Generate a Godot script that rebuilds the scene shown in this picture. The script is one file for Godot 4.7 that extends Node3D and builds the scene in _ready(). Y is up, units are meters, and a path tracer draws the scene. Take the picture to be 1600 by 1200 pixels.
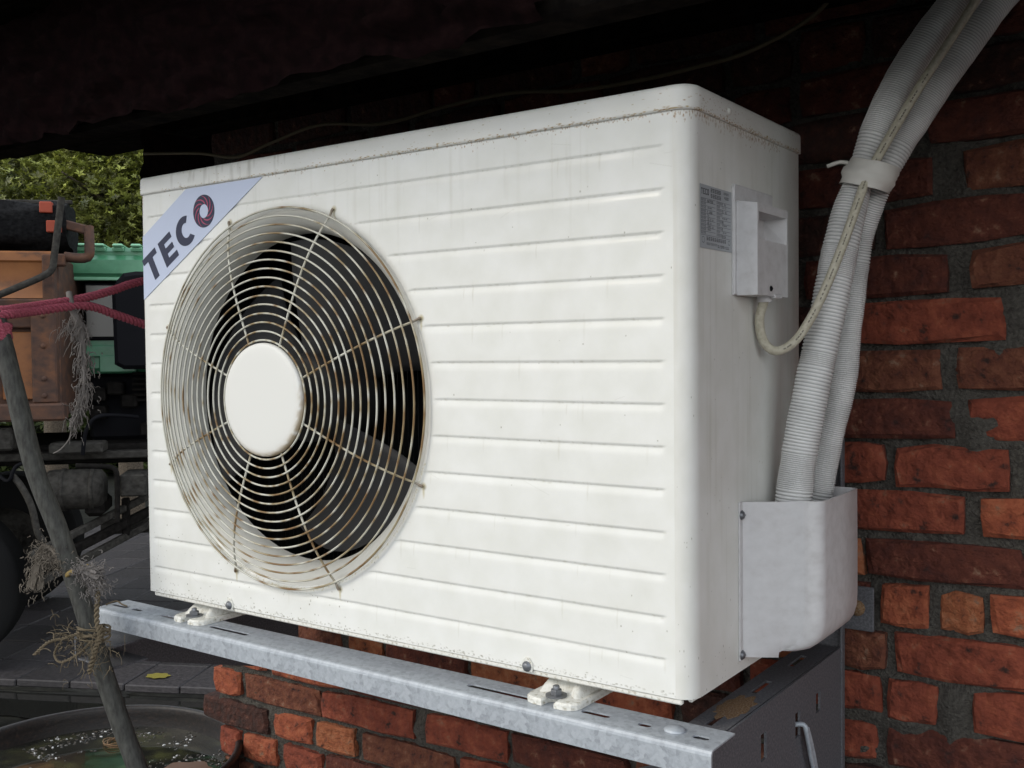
extends Node3D

var rng := RandomNumberGenerator.new()
var M := {}
var noise := FastNoiseLite.new()
const FLOOR := -1.145
const WALL := -0.42
const EYE := Vector3(1.3463, 0.3548, 0.9372)
const AHEAD := Vector3(-0.5790, 0, -0.8153)
const RIGHT := Vector3(0.8153, 0, -0.5790)

# ---------------------------------------------------------------- naming
func numbered(called: String, parent: Node) -> String:
	if parent.get_node_or_null(NodePath(called)) == null:
		return called
	var k: int = parent.get_meta("n_" + called, 0) + 1
	parent.set_meta("n_" + called, k)
	return "%s_%03d" % [called, k]

func adopt(o: Node3D, called: String, parent: Node) -> void:
	o.name = numbered(called, parent)
	parent.add_child(o, true)

func tag(o: Node, label: String, category := "", group := "") -> Node:
	if label: o.set_meta("label", label)
	if category: o.set_meta("category", category)
	if group: o.set_meta("group", group)
	return o

func thing(called: String, label: String, category: String, at := Vector3.ZERO, group := "") -> Node3D:
	var o := Node3D.new()
	adopt(o, called, self)
	o.position = at
	tag(o, label, category, group)
	return o

func obj(called: String, s: SurfaceTool, m: Material, parent: Node = null) -> MeshInstance3D:
	s.generate_normals()
	var o := MeshInstance3D.new()
	var me := s.commit()
	me.surface_set_material(0, m)
	o.mesh = me
	adopt(o, called, parent if parent else self)
	return o

func place(called: String, me: Mesh, m: Material, parent: Node, t: Transform3D) -> MeshInstance3D:
	var o := MeshInstance3D.new()
	o.mesh = me
	if m: o.material_override = m
	o.transform = t
	adopt(o, called, parent)
	return o

func struct(o: Node) -> Node:
	o.set_meta("kind", "structure")
	return o

# ---------------------------------------------------------------- shapes
func st() -> SurfaceTool:
	var s := SurfaceTool.new()
	s.begin(Mesh.PRIMITIVE_TRIANGLES)
	s.set_smooth_group(-1)
	return s

func tri(s: SurfaceTool, a: Vector3, b: Vector3, c: Vector3) -> void:
	s.add_vertex(a); s.add_vertex(b); s.add_vertex(c)

func quad(s: SurfaceTool, a: Vector3, b: Vector3, c: Vector3, d: Vector3) -> void:
	tri(s, a, b, c); tri(s, a, c, d)

func grid(s: SurfaceTool, rows: Array, closed := false, smooth := true, paint = null, uv = null) -> void:
	s.set_smooth_group(0 if smooth else -1)
	for i in rows.size() - 1:
		var p: PackedVector3Array = rows[i]
		var q: PackedVector3Array = rows[i + 1]
		var n := p.size()
		for j in (n if closed else n - 1):
			var k := (j + 1) % n
			for v in [p[j], p[k], q[k], p[j], q[k], q[j]]:
				if paint != null: s.set_color(paint.call(v))
				if uv != null: s.set_uv(uv.call(v))
				s.add_vertex(v)
	s.set_smooth_group(-1)

func box(s: SurfaceTool, c: Vector3, size: Vector3, bevel := 0.0, basis := Basis.IDENTITY) -> void:
	var h := size / 2.0
	var b := minf(bevel, minf(h.x, minf(h.y, h.z)) * 0.9)
	var f := func(x, y, z): return c + basis * Vector3(x, y, z)
	if b <= 0.0:
		var p := []
		for i in 8: p.append(f.call(h.x * (1 if i & 1 else -1), h.y * (1 if i & 2 else -1), h.z * (1 if i & 4 else -1)))
		for q in [[0, 1, 3, 2], [4, 6, 7, 5], [0, 4, 5, 1], [2, 3, 7, 6], [0, 2, 6, 4], [1, 5, 7, 3]]:
			quad(s, p[q[3]], p[q[2]], p[q[1]], p[q[0]])
		return
	var v := {}
	for sx in [-1, 1]:
		for sy in [-1, 1]:
			for sz in [-1, 1]:
				v[[sx, sy, sz, 0]] = f.call(sx * h.x, sy * (h.y - b), sz * (h.z - b))
				v[[sx, sy, sz, 1]] = f.call(sx * (h.x - b), sy * h.y, sz * (h.z - b))
				v[[sx, sy, sz, 2]] = f.call(sx * (h.x - b), sy * (h.y - b), sz * h.z)
				if sx * sy * sz < 0: tri(s, v[[sx, sy, sz, 0]], v[[sx, sy, sz, 1]], v[[sx, sy, sz, 2]])
				else: tri(s, v[[sx, sy, sz, 0]], v[[sx, sy, sz, 2]], v[[sx, sy, sz, 1]])
	for a in [-1, 1]:
		var w := func(p0, p1, p2, p3): 
			if a > 0: quad(s, p3, p2, p1, p0)
			else: quad(s, p0, p1, p2, p3)
		w.call(v[[a, -1, -1, 0]], v[[a, 1, -1, 0]], v[[a, 1, 1, 0]], v[[a, -1, 1, 0]])
		w.call(v[[-1, a, -1, 1]], v[[-1, a, 1, 1]], v[[1, a, 1, 1]], v[[1, a, -1, 1]])
		w.call(v[[-1, -1, a, 2]], v[[1, -1, a, 2]], v[[1, 1, a, 2]], v[[-1, 1, a, 2]])
	for a in [-1, 1]:
		for d in [-1, 1]:
			quad(s, v[[a, d, -1, 0]], v[[a, d, 1, 0]], v[[a, d, 1, 1]], v[[a, d, -1, 1]])
			quad(s, v[[-1, a, d, 1]], v[[1, a, d, 1]], v[[1, a, d, 2]], v[[-1, a, d, 2]])
			quad(s, v[[d, -1, a, 2]], v[[d, 1, a, 2]], v[[d, 1, a, 0]], v[[d, -1, a, 0]])

func ring_of(c: Vector3, u: Vector3, w: Vector3, r: float, n: int, turn := 0.0) -> PackedVector3Array:
	var p := PackedVector3Array()
	for i in n:
		var a := TAU * i / n + turn
		p.append(c + (u * cos(a) + w * sin(a)) * r)
	return p

# a tube along points; radius: float, or Callable(index, share)
func tube(s: SurfaceTool, pts: PackedVector3Array, radius, n := 8, capped := true, paint = null, loop := false) -> void:
	var rows := []
	var up := Vector3.UP
	var m := pts.size()
	var t0: Vector3 = (pts[1] - pts[0]).normalized()
	if absf(t0.dot(up)) > 0.9: up = Vector3.RIGHT
	for i in m:
		var a: Vector3 = pts[(i - 1 + m) % m] if loop else pts[maxi(i - 1, 0)]
		var b: Vector3 = pts[(i + 1) % m] if loop else pts[mini(i + 1, m - 1)]
		var t := (b - a).normalized()
		var u := (up - t * up.dot(t)).normalized()
		up = u
		var r: float = radius.call(i, float(i) / (m - 1)) if radius is Callable else radius
		rows.append(ring_of(pts[i], u, t.cross(u), r, n))
	if loop: rows.append(rows[0])
	grid(s, rows, true, true, paint)
	if capped and not loop:
		for e in [[rows[0], pts[0]], [rows[m - 1], pts[m - 1]]]:
			for j in n:
				for v in [e[1], e[0][j], e[0][(j + 1) % n]]:
					if paint != null: s.set_color(paint.call(v))
					s.add_vertex(v)

# profile: Vector2(radius, along axis); axis basis: u, w across, ax along
func lathe(s: SurfaceTool, prof: Array, c: Vector3, u: Vector3, w: Vector3, ax: Vector3, n := 48, paint = null, smooth := true) -> void:
	var rows := []
	for p in prof: rows.append(ring_of(c + ax * p.y, u, w, maxf(p.x, 0.00001), n))
	grid(s, rows, true, smooth, paint)

# a flat outline (XY) pulled along z from z0 to z1 with a small chamfer at z1
func prism(s: SurfaceTool, outline: PackedVector2Array, z0: float, z1: float, t := Transform3D.IDENTITY, chamfer := 0.0) -> void:
	var n := outline.size()
	var front := outline
	if chamfer > 0.0:
		var sh := Geometry2D.offset_polygon(outline, -chamfer, Geometry2D.JOIN_MITER)
		if sh.size() == 1 and sh[0].size() == n:
			front = sh[0]
			var best := 0
			for k in n:
				if front[k].distance_to(outline[0]) < front[best].distance_to(outline[0]): best = k
			var turned := PackedVector2Array()
			for k in n: turned.append(front[(k + best) % n])
			front = turned
	var zc := z1 - (z1 - z0) * 0.0
	for k in n:
		var a := outline[k]
		var b := outline[(k + 1) % n]
		var fa := front[k]
		var fb := front[(k + 1) % n]
		var zm := z1 - signf(z1 - z0) * (chamfer if front != outline else 0.0)
		quad(s, t * Vector3(a.x, a.y, z0), t * Vector3(b.x, b.y, z0), t * Vector3(b.x, b.y, zm), t * Vector3(a.x, a.y, zm))
		if front != outline:
			quad(s, t * Vector3(a.x, a.y, zm), t * Vector3(b.x, b.y, zm), t * Vector3(fb.x, fb.y, zc), t * Vector3(fa.x, fa.y, zc))
	for e in [[front, z1], [outline, z0]]:
		var o: PackedVector2Array = e[0]
		var ix := Geometry2D.triangulate_polygon(o)
		for k in range(0, ix.size(), 3):
			tri(s, t * Vector3(o[ix[k]].x, o[ix[k]].y, e[1]), t * Vector3(o[ix[k + 1]].x, o[ix[k + 1]].y, e[1]), t * Vector3(o[ix[k + 2]].x, o[ix[k + 2]].y, e[1]))

func curve(pts: Array, step: float) -> PackedVector3Array:
	var c := Curve3D.new()
	c.bake_interval = step
	for i in pts.size():
		var a: Vector3 = pts[maxi(i - 1, 0)]
		var b: Vector3 = pts[mini(i + 1, pts.size() - 1)]
		var t := (b - a) / 6.0
		c.add_point(pts[i], -t, t)
	return c.get_baked_points()

func rope(s: SurfaceTool, pts: PackedVector3Array, r: float, pitch: float, strands := 3) -> void:
	for k in strands:
		var line := PackedVector3Array()
		var along := 0.0
		for i in pts.size():
			var t := (pts[mini(i + 1, pts.size() - 1)] - pts[maxi(i - 1, 0)]).normalized()
			var u := t.cross(Vector3.UP).normalized()
			var w := t.cross(u)
			if i: along += pts[i].distance_to(pts[i - 1])
			var a := TAU * (along / pitch + float(k) / strands)
			line.append(pts[i] + (u * cos(a) + w * sin(a)) * r * 0.52)
		tube(s, line, r * 0.56, 6)

# frayed fibres: thin strands that wander from a point along a way
func fray(s: SurfaceTool, from: Vector3, way: Vector3, length: float, count: int, spread: float, thick := 0.0007, sag := 0.3, curl := 0.5) -> void:
	for k in count:
		var p := from + Vector3(rng.randfn(), rng.randfn(), rng.randfn()) * spread * 0.25
		var d := (way.normalized() + Vector3(rng.randfn(), rng.randfn(), rng.randfn()) * spread * 8.0).normalized()
		var line := PackedVector3Array([p])
		var n := 9
		var l := length * rng.randf_range(0.35, 1.0)
		for i in n:
			d = (d + Vector3(rng.randfn(), rng.randfn(), rng.randfn()) * curl + Vector3.DOWN * sag).normalized()
			p += d * l / n
			line.append(p)
		var t0 := thick * rng.randf_range(0.6, 1.6)
		tube(s, line, func(_i, f): return t0 * (1.0 - f * 0.5), 4, false)

# matted rag: crumpled ribbons that widen from a point, with short fibres along their edges
func matted(s: SurfaceTool, from: Vector3, way: Vector3, length: float, wide: float, ribbons: int) -> void:
	for k in ribbons:
		var d := (way.normalized() + Vector3(rng.randfn(), rng.randfn(), rng.randfn()) * 0.16).normalized()
		var side := d.cross(Vector3(rng.randfn() * 0.3, rng.randfn() * 0.3, 1.0)).normalized()
		var out := d.cross(side)
		var rows := []
		for i in 9:
			var f := i / 8.0
			var row := PackedVector3Array()
			for j in 6:
				var g := j / 5.0 - 0.5
				var v := from + d * length * f + side * g * wide * (0.25 + 0.75 * f) + out * (0.0028 * sin(j * 2.1 + k) + rng.randfn() * 0.0013) + Vector3.DOWN * 0.010 * f * f + d * rng.randfn() * 0.0018
				row.append(v)
			rows.append(row)
		grid(s, rows, false, false)
		for i in 9:
			for e in [0, 5, rng.randi() % 6]:
				if e == 0 or e == 5 or i > 5:
					fray(s, rows[i][e], d + side * (0.6 if e == 5 else -0.6), 0.013, 3, 0.03, 0.0006, 0.15, 0.35)

# ---------------------------------------------------------------- materials
func ramp(cols: Array, offs := []) -> Gradient:
	var g := Gradient.new()
	var c := PackedColorArray(); var o := PackedFloat32Array()
	for i in cols.size():
		c.append(cols[i]); o.append(offs[i] if offs else float(i) / maxi(cols.size() - 1, 1))
	g.colors = c; g.offsets = o
	return g

func noise_tex(size: int, freq: float, oct: int, sd: int, g: Gradient = null, kind := FastNoiseLite.TYPE_SIMPLEX_SMOOTH) -> NoiseTexture2D:
	var n := FastNoiseLite.new()
	n.noise_type = kind; n.frequency = freq; n.fractal_octaves = oct; n.seed = sd
	n.fractal_gain = 0.6
	var t := NoiseTexture2D.new()
	t.width = size; t.height = size; t.seamless = true; t.noise = n
	if g: t.color_ramp = g
	return t

var bumps := {}
func plain(c: Color, rough := 0.6, metal := 0.0) -> StandardMaterial3D:
	var m := StandardMaterial3D.new()
	m.albedo_color = c; m.roughness = rough; m.metallic = metal
	m.cull_mode = BaseMaterial3D.CULL_DISABLED
	return m

func worn(cols: Array, offs: Array, freq: float, scale: float, rough: float, bump: float, sd: int, size := 512) -> StandardMaterial3D:
	var m := plain(Color.WHITE, rough)
	m.albedo_texture = noise_tex(size, freq, 5, sd, ramp(cols, offs))
	m.uv1_triplanar = true; m.uv1_world_triplanar = true
	m.uv1_scale = Vector3.ONE * scale
	if bump > 0.0:
		if not bumps.has(freq): bumps[freq] = noise_tex(512, freq * 1.5, 5, 77)
		m.heightmap_enabled = true
		m.heightmap_texture = bumps[freq]
		m.heightmap_scale = bump
	return m

func c8(r: int, g: int, b: int) -> Color: return Color8(r, g, b)
func lin(r: float, g: float, b: float) -> Color: return Color(r, g, b)

# painted metal of the unit, with specks of rust and dirt laid into a picture that covers w x h metres
func speckled(w: int, h: int, base: Color, mottles: float, paint: Callable) -> ImageTexture:
	var n := FastNoiseLite.new()
	n.seed = 5; n.frequency = 0.012; n.fractal_octaves = 5
	var im := Image.create(w, h, false, Image.FORMAT_RGB8)
	var data := PackedByteArray(); data.resize(w * h * 3)
	var src := n.get_image(w, h, false, false, false)
	var raw := src.get_data()
	for i in w * h:
		var k := 1.0 + (raw[i] / 255.0 - 0.5) * mottles
		data[i * 3] = clampi(int(base.r8 * k), 0, 255)
		data[i * 3 + 1] = clampi(int(base.g8 * k), 0, 255)
		data[i * 3 + 2] = clampi(int(base.b8 * (k - (1.0 - k) * 0.3)), 0, 255)
	im.set_data(w, h, false, Image.FORMAT_RGB8, data)
	paint.call(im)
	im.generate_mipmaps()
	return ImageTexture.create_from_image(im)

func spot(im: Image, x: float, y: float, rx: float, ry: float, c: Color, a: float) -> void:
	for j in range(int(y - ry - 1), int(y + ry + 2)):
		for i in range(int(x - rx - 1), int(x + rx + 2)):
			if i < 0 or j < 0 or i >= im.get_width() or j >= im.get_height(): continue
			var d := sqrt(pow((i + 0.5 - x) / maxf(rx, 0.5), 2) + pow((j + 0.5 - y) / maxf(ry, 0.5), 2))
			var k := clampf(1.3 - d, 0, 1) * a
			if k > 0.0: im.set_pixel(i, j, im.get_pixel(i, j).lerp(c, k))

const RUST := Color(0.45, 0.28, 0.13)
const DIRT := Color(0.30, 0.27, 0.20)

func make_materials() -> void:
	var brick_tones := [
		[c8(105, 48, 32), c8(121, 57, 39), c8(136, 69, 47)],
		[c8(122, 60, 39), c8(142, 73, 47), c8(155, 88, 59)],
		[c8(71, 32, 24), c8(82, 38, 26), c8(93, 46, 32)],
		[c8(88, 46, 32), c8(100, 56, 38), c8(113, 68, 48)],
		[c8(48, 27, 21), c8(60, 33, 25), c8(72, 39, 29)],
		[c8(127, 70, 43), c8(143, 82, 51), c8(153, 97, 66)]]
	M.brick = []
	for i in brick_tones.size():
		var t: Array = brick_tones[i]
		M.brick.append(worn([c8(38, 24, 20), t[0], t[1], t[2], c8(128, 98, 80)], [0.06, 0.24, 0.52, 0.76, [0.98, 0.93, 0.97, 0.91, 0.98, 0.94][i]], 0.012, 4.0 + i * 0.37, 0.93, 0.55, 20 + i))
	M.mortar = worn([c8(54, 49, 45), c8(71, 68, 62), c8(87, 82, 75)], [0.2, 0.5, 0.85], 0.04, 6.0, 0.95, 0.4, 31)
	M.mortar_pale = worn([c8(106, 93, 74), c8(126, 114, 93), c8(138, 126, 107)], [0.2, 0.5, 0.85], 0.03, 6.0, 0.95, 0.4, 32)
	M.galv = worn([c8(150, 156, 163), c8(172, 178, 185), c8(186, 192, 198)], [0.1, 0.5, 0.9], 0.02, 6.0, 0.48, 0.0, 33)
	var spangle := FastNoiseLite.new()
	spangle.noise_type = FastNoiseLite.TYPE_CELLULAR; spangle.cellular_return_type = FastNoiseLite.RETURN_CELL_VALUE
	spangle.frequency = 0.06; spangle.fractal_octaves = 3; spangle.seed = 8
	var spt := NoiseTexture2D.new()
	spt.width = 512; spt.height = 512; spt.seamless = true; spt.noise = spangle
	spt.color_ramp = ramp([c8(152, 157, 164), c8(166, 172, 179), c8(174, 180, 187), c8(182, 188, 194)], [0.12, 0.35, 0.6, 0.9])
	M.galv.albedo_texture = spt
	M.galv.metallic = 0.25
	M.galv_dull = worn([c8(76, 76, 80), c8(92, 92, 96), c8(110, 110, 113)], [0.2, 0.55, 0.85], 0.06, 8.0, 0.6, 0.02, 34)
	M.galv_dull.metallic = 0.05
	M.rusty = worn([c8(84, 62, 42), c8(124, 92, 58), c8(140, 132, 122)], [0.2, 0.5, 0.85], 0.05, 14.0, 0.85, 0.05, 35)
	M.steel = plain(c8(120, 122, 126), 0.4, 0.7)
	M.pipe = plain(Color.WHITE, 0.7)
	M.pipe.vertex_color_use_as_albedo = true
	M.pipe_tape = plain(c8(212, 208, 200), 0.6)
	M.cable = worn([c8(160, 152, 132), c8(190, 184, 164), c8(200, 195, 178)], [0.1, 0.5, 0.8], 0.05, 6.0, 0.55, 0.0, 37)
	M.plastic_grey = worn([c8(192, 189, 188), c8(203, 201, 201), c8(210, 208, 208)], [0.05, 0.5, 0.95], 0.02, 5.0, 0.5, 0.0, 38)
	M.white = plain(c8(226, 225, 218), 0.32)
	M.white_worn = worn([c8(150, 140, 118), c8(206, 204, 194), c8(224, 223, 216)], [0.12, 0.3, 0.55], 0.03, 9.0, 0.4, 0.0, 39)
	M.throat = plain(c8(206, 205, 198), 0.45)
	M.fan = plain(c8(48, 48, 49), 0.5)
	M.fan.metallic_specular = 0.25
	M.dark = plain(c8(21, 21, 21), 0.8)
	M.coil = plain(c8(42, 42, 42), 0.6, 0.3)
	M.wire_dull = plain(c8(96, 88, 66), 0.7)
	M.wire = plain(Color.WHITE, 0.55)
	M.wire.vertex_color_use_as_albedo = true
	M.navy = plain(c8(30, 37, 66), 0.6)
	M.red = plain(c8(172, 74, 104), 0.6)
	M.decal = plain(c8(186, 196, 220), 0.35)
	M.print_grey = plain(c8(112, 106, 92), 0.6)
	M.ink = plain(c8(52, 54, 60), 0.5)
	M.pole = worn([c8(32, 31, 27), c8(57, 57, 54), c8(67, 67, 63), c8(80, 81, 76)], [0.12, 0.4, 0.6, 0.85], 0.02, 5.0, 0.8, 0.04, 40)
	M.pole.uv1_scale = Vector3(13, 3.2, 13)
	M.pink = worn([c8(135, 59, 76), c8(166, 77, 95), c8(184, 110, 124)], [0.2, 0.5, 0.85], 0.05, 12.0, 0.9, 0.0, 41)
	M.fibre = plain(c8(105, 97, 87), 0.95)
	M.fibre_pale = plain(c8(116, 111, 108), 0.95)
	M.twine = plain(c8(99, 88, 70), 0.95)
	M.tape = plain(c8(134, 114, 66), 0.7)
	M.slab = []
	for i in 4:
		var k := 0.66 + 0.07 * i
		M.slab.append(worn([c8(int(48 * k), int(45 * k), int(46 * k)), c8(int(66 * k), int(62 * k), int(64 * k)), c8(int(80 * k), int(76 * k), int(77 * k))], [0.2, 0.5, 0.85], 0.03, 1.7 + 0.2 * i, 0.62, 0.15, 42 + i))
	M.ground = worn([c8(18, 18, 17), c8(33, 33, 30), c8(52, 51, 46)], [0.2, 0.5, 0.85], 0.01, 0.8, 0.3, 0.4, 46)
	M.drum = worn([c8(19, 15, 14), c8(32, 26, 23), c8(60, 41, 32)], [0.25, 0.6, 0.95], 0.03, 5.0, 0.5, 0.05, 47)
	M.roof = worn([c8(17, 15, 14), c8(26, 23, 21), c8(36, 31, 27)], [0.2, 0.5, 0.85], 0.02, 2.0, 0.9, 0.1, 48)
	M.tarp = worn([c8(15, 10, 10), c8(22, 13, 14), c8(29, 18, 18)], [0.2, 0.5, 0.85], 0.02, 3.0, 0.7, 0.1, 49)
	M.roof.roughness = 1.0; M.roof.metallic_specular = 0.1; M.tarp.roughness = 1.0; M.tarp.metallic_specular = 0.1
	M.plaster = worn([c8(66, 62, 57), c8(84, 80, 74), c8(98, 94, 87)], [0.2, 0.5, 0.85], 0.01, 1.0, 0.95, 0.2, 50)
	M.orange = worn([c8(76, 50, 33), c8(122, 74, 36), c8(136, 86, 43)], [0.08, 0.3, 0.85], 0.012, 1.6, 0.6, 0.0, 51)
	M.orange_rust = worn([c8(49, 34, 28), c8(72, 48, 36), c8(98, 62, 39)], [0.1, 0.5, 0.9], 0.012, 2.0, 0.8, 0.0, 52)
	M.green = worn([c8(56, 113, 81), c8(74, 134, 100), c8(88, 144, 113)], [0.1, 0.5, 0.9], 0.01, 1.5, 0.3, 0.0, 53)
	M.green_highlight = plain(c8(122, 177, 142), 0.35)  # paler copy of the cab green, painting highlights on ribs and gutter edge
	M.black = plain(c8(20, 20, 23), 0.6)
	M.black_cloth = worn([c8(15, 15, 16), c8(27, 27, 28), c8(38, 38, 39)], [0.2, 0.5, 0.85], 0.02, 4.0, 0.8, 0.3, 54)
	M.chassis = worn([c8(15, 14, 14), c8(26, 24, 22), c8(36, 34, 33)], [0.2, 0.5, 0.85], 0.02, 2.5, 0.7, 0.0, 55)
	M.chassis_pale = worn([c8(39, 37, 35), c8(55, 53, 50), c8(70, 68, 64)], [0.2, 0.5, 0.85], 0.02, 2.5, 0.6, 0.0, 56)
	M.tyre = plain(c8(29, 29, 29), 0.9)
	M.glass = plain(c8(102, 99, 94), 0.2)
	M.seat = plain(c8(110, 106, 100), 0.8)
	M.red_orange = plain(c8(142, 56, 32), 0.7)
	M.leaf = plain(Color.WHITE, 0.5)
	M.leaf.vertex_color_use_as_albedo = true
	M.leaf.backlight_enabled = true
	M.leaf.backlight = Color(0.25, 0.3, 0.06)
	M.bark = worn([c8(52, 44, 36), c8(80, 70, 58), c8(98, 88, 74)], [0.2, 0.5, 0.85], 0.03, 3.0, 0.9, 0.4, 57)
	M.hill = worn([c8(24, 29, 17), c8(37, 46, 24), c8(53, 61, 31)], [0.2, 0.5, 0.85], 0.02, 0.5, 0.95, 0.0, 58)
	for q in [M.black, M.black_cloth, M.chassis, M.tyre, M.chassis_pale, M.ground]: q.metallic_specular = 0.15 if q != M.ground else 0.5
	var w := plain(c8(40, 42, 26), 0.04)
	w.clearcoat_enabled = true; w.clearcoat = 1.0; w.clearcoat_roughness = 0.02
	w.heightmap_enabled = true; w.heightmap_texture = noise_tex(256, 0.02, 2, 60); w.heightmap_scale = 0.05
	w.albedo_texture = noise_tex(256, 0.012, 5, 61, ramp([c8(34, 34, 28), c8(50, 50, 36), c8(74, 75, 46)], [0.35, 0.6, 0.9]))
	w.albedo_color = Color.WHITE
	w.uv1_triplanar = true; w.uv1_world_triplanar = true; w.uv1_scale = Vector3.ONE * 2.0
	M.water = w
	M.puddle = plain(c8(30, 30, 28), 0.05)
	M.bits = plain(Color.WHITE, 0.5)
	M.bits.vertex_color_use_as_albedo = true
	M.leaf_brown = plain(c8(96, 62, 32), 0.5)
	M.leaf_yellow = plain(c8(128, 119, 51), 0.6)

# ---------------------------------------------------------------- the outdoor unit
const UW := 0.901
const UH := 0.623
const UD := 0.307
const FC := Vector3(0.3045, 0.2966, 0.0)

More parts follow.
